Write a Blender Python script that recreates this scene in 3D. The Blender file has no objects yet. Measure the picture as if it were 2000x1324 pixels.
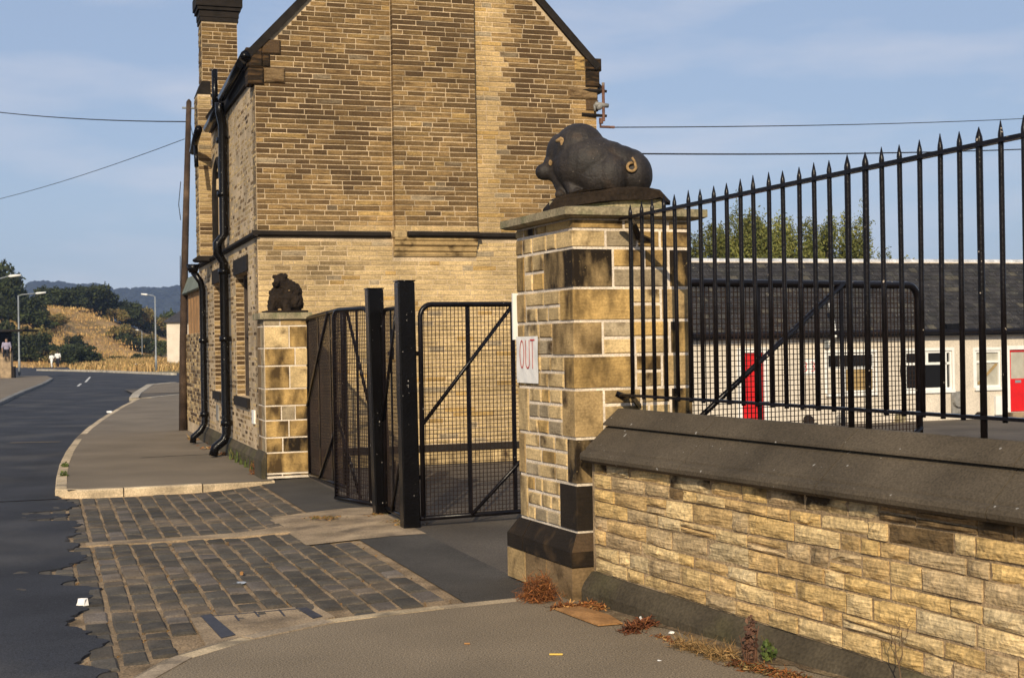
import bpy, bmesh, math, random
import numpy as np
from mathutils import Vector, Matrix
random.seed(11)
rng = np.random.default_rng(5)
S = bpy.context.scene
COL = S.collection
PI = math.pi
V = lambda *a: np.array(a, dtype=float)

# ------------------------------------------------------------------ camera
FPX, PITCH, ROLL, EYE = 2700.0, 10 / 2700.0, 0.017, 1.6
F_ = V(0, math.cos(PITCH), math.sin(PITCH))
R0, U0 = V(1, 0, 0), V(0, -math.sin(PITCH), math.cos(PITCH))
R_ = math.cos(ROLL) * R0 - math.sin(ROLL) * U0
U_ = math.sin(ROLL) * R0 + math.cos(ROLL) * U0
CAMP = V(0, 0, EYE)
cam_d = bpy.data.cameras.new('camera'); cam = bpy.data.objects.new('camera', cam_d); COL.objects.link(cam)
cam.matrix_world = Matrix(((R_[0], U_[0], -F_[0], 0), (R_[1], U_[1], -F_[1], 0), (R_[2], U_[2], -F_[2], EYE), (0, 0, 0, 1)))
cam_d.sensor_width = 36; cam_d.lens = FPX / 2000 * 36
cam_d.clip_end = 9000; cam_d.clip_start = 0.05
cam_d.dof.use_dof = True; cam_d.dof.focus_distance = 9.5; cam_d.dof.aperture_fstop = 9.0
S.camera = cam

# ------------------------------------------------------------------ sky, sun, exposure
SUN_AZ, SUN_EL = math.atan2(-0.10, -0.99), math.radians(27)
wd = bpy.data.worlds.new('World'); S.world = wd; wd.use_nodes = True
nt = wd.node_tree; nt.nodes.clear()
out = nt.nodes.new('ShaderNodeOutputWorld'); bg = nt.nodes.new('ShaderNodeBackground')
sky = nt.nodes.new('ShaderNodeTexSky'); sky.sky_type = 'NISHITA'; sky.sun_disc = False
sky.sun_elevation = SUN_EL; sky.sun_rotation = SUN_AZ % (2 * PI); sky.altitude = 100
sky.air_density = 1.0; sky.dust_density = 1.2; sky.ozone_density = 2.0
tc = nt.nodes.new('ShaderNodeTexCoord')
mp = nt.nodes.new('ShaderNodeMapping'); mp.inputs['Scale'].default_value = (3.2, 3.2, 13)
mp.inputs['Location'].default_value = (0.35, 0.2, 0.55)
nz = nt.nodes.new('ShaderNodeTexNoise'); nz.inputs['Scale'].default_value = 1.5; nz.inputs['Detail'].default_value = 6
nz.inputs['Roughness'].default_value = 0.52
rp = nt.nodes.new('ShaderNodeValToRGB'); rp.color_ramp.elements[0].position = 0.44; rp.color_ramp.elements[1].position = 0.74
rp.color_ramp.elements[1].color = (0.62, 0.62, 0.62, 1)
mx = nt.nodes.new('ShaderNodeMix'); mx.data_type = 'RGBA'
mx.inputs[7].default_value = (8.6, 8.6, 9.4, 1)
hz = nt.nodes.new('ShaderNodeMix'); hz.data_type = 'RGBA'; hz.inputs[0].default_value = 0.50
hz.inputs[7].default_value = (5.9, 7.2, 9.9, 1)
L = nt.links.new
L(tc.outputs['Generated'], mp.inputs[0]); L(mp.outputs[0], nz.inputs['Vector']); L(nz.outputs['Fac'], rp.inputs[0])
L(sky.outputs[0], hz.inputs[6]); L(hz.outputs[2], mx.inputs[6]); L(rp.outputs[0], mx.inputs[0])
L(mx.outputs[2], bg.inputs['Color']); bg.inputs['Strength'].default_value = 0.085
L(bg.outputs[0], out.inputs['Surface'])
sl = bpy.data.lights.new('sun', 'SUN'); sl.energy = 4.6; sl.angle = math.radians(0.55); sl.color = (1.0, 0.85, 0.62)
so = bpy.data.objects.new('sun', sl); COL.objects.link(so)
sdir = Vector((math.sin(SUN_AZ) * math.cos(SUN_EL), math.cos(SUN_AZ) * math.cos(SUN_EL), math.sin(SUN_EL)))
so.rotation_euler = sdir.to_track_quat('Z', 'Y').to_euler(); so.location = (0, -20, 30)
vs = S.view_settings; vs.view_transform = 'Standard'; vs.look = 'None'; vs.exposure = 0.0; vs.gamma = 1; vs.use_curve_mapping = False
S.cycles.max_bounces = 6; S.cycles.diffuse_bounces = 3; S.cycles.glossy_bounces = 3; S.cycles.volume_bounces = 1
S.cycles.use_denoising = True

# ------------------------------------------------------------------ rays through the picture
def ray(x, y): return F_ + R_ * (x - 1000) / FPX + U_ * (662 - y) / FPX
def gnd(x, y, z=0.0):
    d = ray(x, y); return CAMP + d * ((z - EYE) / d[2])
def at(x, y, Y):
    d = ray(x, y); return CAMP + d * (Y / d[1])
def onpl(x, y, P, n):
    d = ray(x, y); return CAMP + d * (np.dot(P - CAMP, n) / np.dot(d, n))

# ------------------------------------------------------------------ object helpers
ORG = {}
def tag(o, label=None, cat=None, group=None, kind=None):
    if label: o['label'] = label
    if cat: o['category'] = cat
    if group: o['group'] = group
    if kind: o['kind'] = kind
    return o
def thing(name, loc, label, cat, group=None):
    o = bpy.data.objects.new(name, None); COL.objects.link(o)
    o.location = [float(v) for v in loc]; o.empty_display_size = 0.1
    ORG[o.name] = V(*loc); return tag(o, label, cat, group)
def link(name, me, parent=None):
    o = bpy.data.objects.new(name, me); COL.objects.link(o)
    if parent is not None: o.parent = parent
    return o
def copy_tree(o, parent=None):
    c = o.copy(); COL.objects.link(c); c.parent = parent
    for ch in list(o.children): copy_tree(ch, c)
    return c

class MB:
    def __init__(s): s.v = []; s.f = []; s.t = []; s.n = 0
    def add(s, vs, fs, tone=None):
        b = s.n; s.v.extend([tuple(float(q) for q in p) for p in vs]); s.n += len(vs)
        s.f.extend([tuple(i + b for i in f) for f in fs])
        s.t.extend([tone or (0.5, 0.5, 0.5)] * len(fs)); return s
    def box8(s, p, tone=None):   # 4 bottom, 4 top
        return s.add(p, [(3, 2, 1, 0), (4, 5, 6, 7), (0, 1, 5, 4), (1, 2, 6, 5), (2, 3, 7, 6), (3, 0, 4, 7)], tone)
    def box(s, fr, a0, a1, b0, b1, c0, c1, tone=None):
        return s.box8([fr.P(a0, b0, c0), fr.P(a1, b0, c0), fr.P(a1, b1, c0), fr.P(a0, b1, c0),
                       fr.P(a0, b0, c1), fr.P(a1, b0, c1), fr.P(a1, b1, c1), fr.P(a0, b1, c1)], tone)
    def tube(s, pts, r, n=8, caps=True, tone=None):
        pts = [V(*p) for p in pts]; m = len(pts)
        rs = r if isinstance(r, (list, tuple)) else [r] * m
        rs = list(rs) + [rs[-1]] * (m - len(rs)); vs = []; prev = None
        for i, p in enumerate(pts):
            t = pts[min(i + 1, m - 1)] - pts[max(i - 1, 0)]; t = t / (np.linalg.norm(t) + 1e-12)
            if prev is None:
                h = V(0, 0, 1) if abs(t[2]) < 0.9 else V(1, 0, 0)
            else: h = prev
            x = h - t * np.dot(h, t); x /= np.linalg.norm(x) + 1e-12; prev = x; y = np.cross(t, x)
            for k in range(n):
                a = 2 * PI * k / n + PI / n; vs.append(p + rs[i] * (math.cos(a) * x + math.sin(a) * y))
        fs = [(i * n + k, i * n + (k + 1) % n, (i + 1) * n + (k + 1) % n, (i + 1) * n + k) for i in range(m - 1) for k in range(n)]
        if caps: fs += [tuple(range(n - 1, -1, -1)), tuple(range((m - 1) * n, m * n))]
        return s.add(vs, fs, tone)
    def prism(s, prof, fr, a0, a1, tone=None, za=0.0):  # prof: list of (b,c), swept along a; za = rise per metre
        n = len(prof)
        vs = [fr.P(a0, b, c + za * a0) for b, c in prof] + [fr.P(a1, b, c + za * a1) for b, c in prof]
        fs = [(i, (i + 1) % n, n + (i + 1) % n, n + i) for i in range(n)] + [tuple(range(n - 1, -1, -1)), tuple(range(n, 2 * n))]
        return s.add(vs, fs, tone)
    def ball(s, c, r, nu=10, nv=7, tone=None):
        r = r if isinstance(r, (list, tuple)) else (r, r, r); vs = []
        for j in range(nv + 1):
            th = PI * j / nv
            for i in range(nu):
                ph = 2 * PI * i / nu
                vs.append((c[0] + r[0] * math.sin(th) * math.cos(ph), c[1] + r[1] * math.sin(th) * math.sin(ph), c[2] + r[2] * math.cos(th)))
        fs = [(j * nu + i, j * nu + (i + 1) % nu, (j + 1) * nu + (i + 1) % nu, (j + 1) * nu + i) for j in range(nv) for i in range(nu)]
        return s.add(vs, fs, tone)
    def mesh(s, name, off=V(0, 0, 0), smooth=False):
        me = bpy.data.meshes.new(name)
        vv = (np.array(s.v) - off) if s.n else np.zeros((0, 3))
        me.from_pydata(vv.tolist(), [], s.f)
        at_ = me.attributes.new('tone', 'FLOAT_COLOR', 'FACE')
        at_.data.foreach_set('color', np.array([(*t, 1.0) if len(t) == 3 else t for t in s.t], dtype=np.float32).ravel())
        if smooth: me.polygons.foreach_set('use_smooth', [True] * len(me.polygons))
        me.update(); return me
    def build(s, name, mat, parent=None, smooth=False, kind=None, label=None):
        off = ORG.get(parent.name, V(0, 0, 0)) if parent is not None else V(0, 0, 0)
        me = s.mesh(name, off, smooth); me.materials.append(mat)
        o = link(name, me, parent); ORG[o.name] = off
        if kind: o['kind'] = kind
        if label: o['label'] = label
        return o

class Fr:
    def __init__(s, O, ex, en, ez=(0, 0, 1)): s.O, s.ex, s.en, s.ez = V(*O), V(*ex), V(*en), V(*ez)
    def P(s, a, b, c): return s.O + a * s.ex + b * s.en + c * s.ez
WORLD = Fr((0, 0, 0), (1, 0, 0), (0, 1, 0))

def single(mb, name, mat, label, cat, group=None, smooth=False, kind=None, loc=None):
    off = V(*loc) if loc is not None else V(0, 0, 0)
    me = mb.mesh(name, off, smooth); me.materials.append(mat)
    o = link(name, me); o.location = [float(q) for q in off]; ORG[o.name] = off
    return tag(o, label, cat, group, kind)
def structure(mb, name, mat, smooth=False):
    o = mb.build(name, mat, None, smooth, 'structure'); return o

# ------------------------------------------------------------------ materials
def surf(name, base=(0.5, 0.5, 0.5), rough=0.85, var=(3, 0.25), fine=(40, 0.2), bump=(60, 0.3, 0.01), tone=False, spec=0.25,
         metal=0.0, strata=0.0, soot=None, spots=None, second=None, coord='pos', sootz=1.0, sootattr=False):
    """soot=(scale, lo, hi, colour) broad stains; spots=(scale, threshold, colour) specks; second=(scale, colour, lo, hi) patches"""
    m = bpy.data.materials.new(name); m.use_nodes = True; t = m.node_tree; t.nodes.clear()
    N = t.nodes.new; K = t.links.new
    o = N('ShaderNodeOutputMaterial'); b = N('ShaderNodeBsdfPrincipled'); K(b.outputs[0], o.inputs[0])
    if coord == 'pos': g = N('ShaderNodeNewGeometry'); vec = g.outputs['Position']
    else: g = N('ShaderNodeTexCoord'); vec = g.outputs['Object']
    def noise(sc, det=3, scl=None):
        n = N('ShaderNodeTexNoise'); n.inputs['Scale'].default_value = sc; n.inputs['Detail'].default_value = det
        if scl:
            q = N('ShaderNodeMapping'); q.inputs['Scale'].default_value = scl; K(vec, q.inputs[0]); K(q.outputs[0], n.inputs['Vector'])
        else: K(vec, n.inputs['Vector'])
        return n.outputs['Fac']
    def rng_(src, a, c, x, y):
        r = N('ShaderNodeMapRange'); r.inputs[1].default_value = a; r.inputs[2].default_value = c
        r.inputs[3].default_value = x; r.inputs[4].default_value = y; K(src, r.inputs[0]); return r.outputs[0]
    def mixc(fac, A, B, mode='MIX'):
        x = N('ShaderNodeMix'); x.data_type = 'RGBA'; x.blend_type = mode
        if isinstance(fac, float): x.inputs[0].default_value = fac
        else: K(fac, x.inputs[0])
        for s_, i in ((A, 6), (B, 7)):
            if isinstance(s_, tuple): x.inputs[i].default_value = (*s_, 1)
            else: K(s_, x.inputs[i])
        return x.outputs[2]
    if tone:
        a = N('ShaderNodeAttribute'); a.attribute_name = 'tone'; col = a.outputs['Color']
    else: col = mixc(0.0, tuple(base), tuple(base))
    if second:
        col = mixc(rng_(noise(second[0], 4), second[2], second[3], 0, 1), col, tuple(second[1]))
    def mul(src, amt):
        c = N('ShaderNodeCombineColor')
        v_ = rng_(src, 0.3, 0.7, 1 - amt, 1 + amt)
        for i in range(3): K(v_, c.inputs[i])
        return c.outputs[0]
    if var: col = mixc(1.0, col, mul(noise(var[0], 4), var[1]), 'MULTIPLY')
    if fine: col = mixc(1.0, col, mul(noise(fine[0], 3), fine[1]), 'MULTIPLY')
    hs = None
    if strata:
        st = noise(9, 4, (1, 1, 9)); col = mixc(1.0, col, mul(st, strata), 'MULTIPLY'); hs = st
    if soot:
        sf = rng_(noise(soot[0], 5, (1, 1, sootz)), soot[1], soot[2], 0, 1)
        if sootattr:
            mm = N('ShaderNodeMath'); mm.operation = 'MULTIPLY'; K(sf, mm.inputs[0]); K(a.outputs['Alpha'], mm.inputs[1]); sf = mm.outputs[0]
        col = mixc(sf, col, tuple(soot[3]))
    if spots:
        col = mixc(rng_(noise(spots[0], 1), spots[1], spots[1] + 0.03, 0, 1), col, tuple(spots[2]))
    K(col, b.inputs['Base Color'])
    b.inputs['Roughness'].default_value = rough; b.inputs['Metallic'].default_value = metal
    b.inputs['Specular IOR Level'].default_value = spec
    if bump:
        bp = N('ShaderNodeBump'); bp.inputs['Strength'].default_value = bump[1]; bp.inputs['Distance'].default_value = bump[2]
        h = noise(bump[0], 5)
        if hs is not None:
            ad = N('ShaderNodeMath'); ad.operation = 'ADD'; K(h, ad.inputs[0]); K(hs, ad.inputs[1]); h = ad.outputs[0]
        K(h, bp.inputs['Height']); K(bp.outputs[0], b.inputs['Normal'])
    return m

M = {}
M['brick'] = surf('gable_brick', tone=True, rough=0.92, var=(1.3, 0.26), fine=(55, 0.28), bump=(70, 0.5, 0.006), strata=0.22, soot=(5.5, 0.47, 0.66, (0.085, 0.048, 0.020)), sootz=6.0, sootattr=True)
M['mortar'] = surf('brick_mortar', (0.50, 0.38, 0.24), var=(2.5, 0.3), fine=(60, 0.25), bump=(90, 0.4, 0.004))
M['dressed'] = surf('pillar_stone', tone=True, rough=0.9, var=(5, 0.28), fine=(70, 0.22), bump=(60, 0.45, 0.006), strata=0.10,
                    soot=(5.5, 0.54, 0.70, (0.060, 0.036, 0.016)))
M['dressed_sooty'] = surf('soot_blotched_stone', tone=True, rough=0.88, var=(5, 0.25), fine=(70, 0.2), bump=(60, 0.45, 0.006), strata=0.08,
                          sootz=0.45, soot=(6.5, 0.28, 0.55, (0.016, 0.010, 0.005)), spots=(60, 0.71, (0.17, 0.12, 0.05)))
M['dressed_stain'] = surf('brown_stained_stone', tone=True, rough=0.9, var=(5, 0.28), fine=(70, 0.2), bump=(60, 0.45, 0.006), strata=0.12,
                          sootz=0.5, soot=(6.5, 0.40, 0.66, (0.070, 0.042, 0.016)))
M['pointing'] = surf('pale_pointing', (0.68, 0.58, 0.46), var=(6, 0.2), fine=(80, 0.25), bump=(90, 0.5, 0.004))
M['rubble'] = surf('wall_stone', tone=True, rough=0.92, var=(7, 0.25), fine=(60, 0.25), bump=(38, 0.7, 0.014), strata=0.34,
                   soot=(3.4, 0.64, 0.80, (0.075, 0.048, 0.022)), sootz=0.5)
M['rubble_sooty'] = surf('sooty_wall_stone', tone=True, rough=0.92, var=(7, 0.25), fine=(60, 0.25), bump=(38, 0.7, 0.014), strata=0.26, soot=(5.0, 0.42, 0.58, (0.050, 0.032, 0.015)))
M['rubble_mortar'] = surf('wall_mortar', (0.30, 0.215, 0.125), var=(5, 0.35), fine=(60, 0.3), bump=(60, 0.8, 0.01))
M['coping'] = surf('sooty_coping', (0.078, 0.061, 0.041), rough=0.85, var=(2.5, 0.3), fine=(90, 0.3), bump=(120, 0.35, 0.004),
                   spots=(24, 0.745, (0.3, 0.28, 0.25)))
M['plinth'] = surf('mossy_plinth', (0.070, 0.056, 0.036), rough=0.95, var=(3, 0.4), fine=(60, 0.3), bump=(50, 0.5, 0.01),
                   second=(2.2, (0.070, 0.062, 0.026), 0.5, 0.75))
M['soot'] = surf('soot_black_stone', (0.016, 0.012, 0.009), rough=0.85, var=(6, 0.4), fine=(60, 0.3), bump=(60, 0.4, 0.006))
M['cap'] = surf('lichen_cap', (0.30, 0.245, 0.15), var=(5, 0.3), fine=(60, 0.3), bump=(50, 0.6, 0.01), second=(6, (0.17, 0.16, 0.085), 0.45, 0.65))
M['statue'] = surf('statue_black_stone', (0.021, 0.0165, 0.014), rough=0.62, var=(7, 0.5), fine=(90, 0.35), bump=(70, 0.5, 0.008), spec=0.35, second=(9, (0.040, 0.026, 0.016), 0.55, 0.75), spots=(70, 0.74, (0.10, 0.08, 0.06)))
M['worn'] = surf('worn_stone', (0.30, 0.19, 0.085), var=(30, 0.4), fine=(90, 0.2), bump=(80, 0.3, 0.004))
M['rock'] = surf('statue_rock', (0.020, 0.013, 0.008), rough=0.92, var=(9, 0.4), fine=(60, 0.3), bump=(30, 0.8, 0.02))
M['paint'] = surf('black_gloss_paint', (0.0035, 0.003, 0.003), rough=0.24, var=(4, 0.4), fine=(60, 0.3), bump=(45, 0.45, 0.006), spec=0.22,
                  spots=(46, 0.755, (0.4, 0.37, 0.33)))
M['iron'] = surf('painted_iron', (0.006, 0.0045, 0.005), rough=0.28, var=(8, 0.4), fine=(60, 0.3), bump=(60, 0.5, 0.004), spec=0.25,
                 spots=(38, 0.765, (0.4, 0.34, 0.28)))
M['wire'] = surf('rusty_black_wire', (0.018, 0.009, 0.005), rough=0.7, var=(3, 0.5), fine=None, bump=None, spec=0.3)
M['sett'] = surf('sett_stone', tone=True, rough=0.82, var=(5, 0.3), fine=(70, 0.3), bump=(45, 0.6, 0.01), second=(1.3, (0.19, 0.14, 0.09), 0.52, 0.80))
M['bed'] = surf('sandy_joint', (0.27, 0.19, 0.11), rough=1, var=(4, 0.4), fine=(70, 0.45), bump=(60, 0.9, 0.014), second=(3.5, (0.12, 0.085, 0.05), 0.55, 0.75))
M['road'] = surf('road_asphalt', (0.032, 0.034, 0.041), rough=0.9, var=(0.9, 0.32), fine=(120, 0.5), bump=(160, 0.7, 0.008), spots=(85, 0.73, (0.10, 0.10, 0.11)), second=(0.55, (0.062, 0.060, 0.060), 0.48, 0.66))
M['pave'] = surf('pavement_asphalt', (0.215, 0.168, 0.112), rough=0.95, var=(1.3, 0.12), fine=(110, 0.6), bump=(150, 0.7, 0.007), spots=(75, 0.72, (0.30, 0.25, 0.18)))
M['pave_far'] = surf('street_pavement', (0.185, 0.148, 0.104), rough=0.95, var=(0.8, 0.18), fine=(110, 0.45), bump=(150, 0.7, 0.007))
M['apron'] = surf('dark_asphalt_patch', (0.066, 0.058, 0.048), rough=0.9, var=(1.6, 0.22), fine=(120, 0.5), bump=(150, 0.8, 0.008), spots=(90, 0.74, (0.2, 0.17, 0.13)))
M['yard'] = surf('yard_asphalt', (0.095, 0.079, 0.062), rough=0.95, var=(0.7, 0.25), fine=(110, 0.5), bump=(120, 0.7, 0.008), second=(0.5, (0.15, 0.122, 0.088), 0.55, 0.75))
M['concrete'] = surf('worn_concrete', (0.32, 0.235, 0.145), rough=0.95, var=(2.6, 0.4), fine=(70, 0.35), bump=(50, 0.8, 0.012), second=(3.2, (0.18, 0.135, 0.09), 0.5, 0.7))
M['kerb'] = surf('kerb_stone', tone=True, rough=0.9, var=(4, 0.3), fine=(70, 0.3), bump=(60, 0.5, 0.008), soot=(3, 0.56, 0.75, (0.10, 0.085, 0.065)))
M['drain'] = surf('drain_iron', (0.035, 0.036, 0.045), rough=0.55, var=(8, 0.3), bump=(60, 0.3, 0.004), spec=0.4)
M['roadpaint'] = surf('road_paint', (0.55, 0.54, 0.5), var=(6, 0.3), fine=(60, 0.4), bump=None)
M['slate'] = surf('roof_slate', tone=True, rough=0.75, var=(3, 0.35), fine=(30, 0.35), bump=(30, 0.5, 0.01), spots=(16, 0.70, (0.17, 0.16, 0.12)))
M['render'] = surf('roughcast_render', (0.66, 0.585, 0.48), rough=0.95, var=(1.2, 0.1), fine=(30, 0.2), bump=(45, 0.8, 0.02))
M['white'] = surf('white_gloss_paint', (0.80, 0.79, 0.75), rough=0.5, var=(4, 0.06), fine=None, bump=None)
M['red'] = surf('red_gloss_paint', (0.62, 0.008, 0.008), rough=0.4, var=(3, 0.12), fine=None, bump=None, spec=0.5)
M['glass'] = surf('dark_window_glass', (0.010, 0.010, 0.011), rough=0.08, var=None, fine=None, bump=None, spec=0.3)
M['blind'] = surf('tan_blind', (0.36, 0.25, 0.11), rough=0.8, var=(2, 0.15), fine=None, bump=None)
M['curtain'] = surf('pale_curtain', (0.42, 0.40, 0.33), rough=0.9, var=(3, 0.2), fine=None, bump=None)
M['timber'] = surf('brown_timber', (0.055, 0.042, 0.034), rough=0.8, var=(6, 0.3), fine=(60, 0.2), bump=None)
M['board'] = surf('orange_boarding', (0.36, 0.20, 0.085), rough=0.85, var=(5, 0.25), fine=(50, 0.2), bump=(50, 0.3, 0.005))
M['sheet'] = surf('green_grey_sheet', (0.16, 0.18, 0.14), rough=0.7, var=(4, 0.2), fine=None, bump=None)
M['pole'] = surf('tarred_pole', (0.050, 0.032, 0.022), rough=0.85, var=(5, 0.4), fine=(50, 0.3), bump=(40, 0.5, 0.008), second=(0.8, (0.12, 0.08, 0.05), 0.5, 0.75))
M['steel'] = surf('galvanised_steel', (0.27, 0.29, 0.30), rough=0.5, metal=0.2, var=(3, 0.15), fine=None, bump=None)
M['lens'] = surf('lamp_lens', (0.75, 0.74, 0.7), rough=0.3, var=None, fine=None, bump=None)
M['cable'] = surf('black_cable', (0.02, 0.02, 0.022), rough=0.6, var=None, fine=None, bump=None)
M['rust'] = surf('rusty_pipe', (0.15, 0.075, 0.05), rough=0.8, var=(9, 0.5), fine=(60, 0.2), bump=None, second=(6, (0.25, 0.22, 0.19), 0.5, 0.6))
M['ceramic'] = surf('grey_ceramic', (0.24, 0.23, 0.21), rough=0.4, var=(9, 0.2), fine=None, bump=None)
M['paper'] = surf('white_paper', (0.82, 0.79, 0.74), rough=0.8, var=(8, 0.06), fine=None, bump=None)
M['redink'] = surf('red_ink', (0.62, 0.06, 0.05), rough=0.8, var=(20, 0.25), fine=None, bump=None)
M['card'] = surf('brown_cardboard', (0.34, 0.175, 0.065), rough=0.9, var=(9, 0.25), fine=(60, 0.2), bump=(40, 0.3, 0.006))
M['rustweed'] = surf('rust_dead_weed', tone=True, rough=0.9, var=(20, 0.3), fine=None, bump=None)
M['dirt'] = surf('brown_dirt', (0.15, 0.105, 0.060), rough=1, var=(9, 0.45), fine=(80, 0.5), bump=(60, 0.9, 0.012), second=(6, (0.24, 0.18, 0.10), 0.5, 0.7))
M['leaf'] = surf('leafage', tone=True, rough=0.7, var=(0.6, 0.3), fine=None, bump=None, spec=0.2)
M['bark'] = surf('tree_bark', (0.05, 0.038, 0.026), rough=0.95, var=(5, 0.3), bump=None)
M['straw'] = surf('dry_grass_bank', (0.52, 0.32, 0.13), rough=1, var=(0.09, 0.25), fine=(2.2, 0.35), bump=(1.5, 1.0, 0.4), second=(0.12, (0.20, 0.15, 0.05), 0.54, 0.72))
M['field'] = surf('rough_field', (0.20, 0.155, 0.07), rough=1, var=(0.05, 0.3), fine=(1.5, 0.3), bump=None, second=(0.02, (0.09, 0.095, 0.03), 0.45, 0.6))
M['farwood'] = surf('far_woodland', tone=True, rough=1, var=(0.02, 0.35), fine=(0.3, 0.3), bump=None)
M['skin'] = surf('skin', (0.42, 0.25, 0.17), rough=0.6, var=None, fine=None, bump=None)
M['whitecloth'] = surf('white_cloth', (0.78, 0.78, 0.76), rough=0.9, var=None, fine=None, bump=None)
M['darkcloth'] = surf('dark_cloth', (0.02, 0.02, 0.026), rough=0.9, var=None, fine=None, bump=None)
M['lilac'] = surf('lilac_cloth', (0.30, 0.27, 0.36), rough=0.9, var=None, fine=None, bump=None)
M['hair'] = surf('dark_hair', (0.03, 0.02, 0.015), rough=0.7, var=None, fine=None, bump=None)
M['bluepl'] = surf('pale_plastic', (0.42, 0.47, 0.53), rough=0.35, var=(20, 0.2), fine=None, bump=None)
M['yellow'] = surf('yellow_plastic', (0.62, 0.40, 0.05), rough=0.5, var=None, fine=None, bump=None)

# ------------------------------------------------------------------ frames of the place
AZ = math.radians(18.6)
w_ = V(-math.sin(AZ), math.cos(AZ), 0); u_ = V(math.cos(AZ), math.sin(AZ), 0)
CN = gnd(510, 921)                     # street corner of the lodge
GP = gnd(805, 1028)                    # origin of the gateway line
GATE = Fr(GP, u_, w_)                  # a: away from the road, b: along the street
def ps(P): d = V(P[0], P[1], 0) - V(GP[0], GP[1], 0); return float(d @ u_), float(d @ w_)
def sstep(x, a, b):
    t = min(max((x - a) / (b - a), 0), 1); return t * t * (3 - 2 * t)
def road_z(x, y):
    p, s = ps((x, y)); z = -0.045 - 0.045 * sstep(s, -2.5, 3.0)
    return z + (-0.012 - z) * sstep(p, -1.5, -0.1)
def yard_z(x, y): return -0.012 - 1.15 * sstep(y, 15, 40) * sstep(x, 0.5, 4.5)

# ================================================================== THE GROUND
mb = MB(); g = 4200
mb.add([(-g, -200, -1.6), (g, -200, -1.6), (g, g, -1.6), (-g, g, -1.6)], [(0, 1, 2, 3)])
structure(mb, 'ground', M['field'])
mb = MB(); vp = [GATE.P(-900, -30, 0), GATE.P(-0.5, -30, 0), GATE.P(-0.5, 17, 0), GATE.P(7, 90, 0), GATE.P(60, 1100, 0), GATE.P(-900, 1100, 0)]
mb.add([(p[0], p[1], -0.13) for p in vp], [(0, 1, 2), (0, 2, 3), (0, 3, 5), (3, 4, 5)]); structure(mb, 'verge', M['field'])

def sheet_grid(name, mat, fr, a0, a1, na, b0, b1, nb, zf, keep=None):
    mb = MB(); vs = []; fs = []
    for j in range(nb + 1):
        for i in range(na + 1):
            P = fr.P(a0 + (a1 - a0) * i / na, b0 + (b1 - b0) * j / nb, 0); vs.append((P[0], P[1], zf(P[0], P[1])))
    for j in range(nb):
        for i in range(na):
            q = (j * (na + 1) + i, j * (na + 1) + i + 1, (j + 1) * (na + 1) + i + 1, (j + 1) * (na + 1) + i)
            fs.append(q)
    mb.add(vs, fs); return structure(mb, name, mat, smooth=True)

# road: the base asphalt reaches the far junction; its worn right edge lies over the setts
rng2 = random.Random(3)
edge = []
s = -14.0; ph = [rng2.uniform(0, 6) for _ in range(6)]
while s < 4.75:
    wob = 0.05 * math.sin(3.1 * s + ph[0]) + 0.035 * math.sin(7.3 * s + ph[1]) + 0.022 * math.sin(17 * s + ph[2]) + 0.014 * math.sin(41 * s + ph[3])
    ex = 0
    for (c, h, d) in ((2.78, 0.20, 0.34), (3.45, 0.24, 0.42), (-1.0, 0.32, 0.26), (-1.6, 0.2, 0.14), (0.3, 0.2, 0.10), (-3.0, 0.3, 0.08), (-4.2, 0.3, 0.10)):
        ex -= d * (0.5 + 0.5 * math.cos(PI * min(1, abs(s - c) / h))) ** 0.7
    edge.append((-2.83 + wob + ex + rng2.uniform(-0.012, 0.012), s)); s += 0.035
kerb_px = [(110, 962), (113, 930), (119, 905), (131, 880), (147, 858), (170, 836), (205, 812), (240, 792), (270, 777)]
KZ = 0.0
kerb_pts = [gnd(x, y, KZ) for x, y in kerb_px]
def strip(name, mat, left, right, zl, zr, thick=None):
    mb = MB(); n = len(left)
    vs = [(*p[:2], zl(p)) for p in left] + [(*p[:2], zr(p)) for p in right]
    fs = [(i, n + i, n + i + 1, i + 1) for i in range(n - 1)]
    if thick:
        vs += [(*p[:2], zr(p) - thick) for p in right]
        fs += [(n + i, 2 * n + i, 2 * n + i + 1, n + i + 1) for i in range(n - 1)]
    mb.add(vs, fs); return structure(mb, name, mat)
L_, Rr = [], []
for a, b in edge:
    Rr.append(GATE.P(a, b, 0)); L_.append(GATE.P(-30, b, 0))
strip('road', M['road'], L_, Rr, lambda p: -0.055, lambda p: road_z(p[0], p[1]) + 0.007, 0.03)
# the road further on, bending right past the lodge to the junction
far = [gnd(112, 968, -0.08), gnd(150, 858, -0.08), gnd(272, 779, -0.08), gnd(420, 768, -0.08), gnd(420, 731, -0.08), gnd(345, 728, -0.08), gnd(140, 722, -0.08), gnd(128, 714, -0.08), gnd(40, 711, -0.08), gnd(-300, 711, -0.08), GATE.P(-70, 20, 0), GATE.P(-30, 4.75, 0), GATE.P(-2.9, 4.75, 0)]
mb = MB(); mb.add([(p[0], p[1], -0.078) for p in far], [tuple(range(len(far)))]); structure(mb, 'far_road', M['road'])
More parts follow.
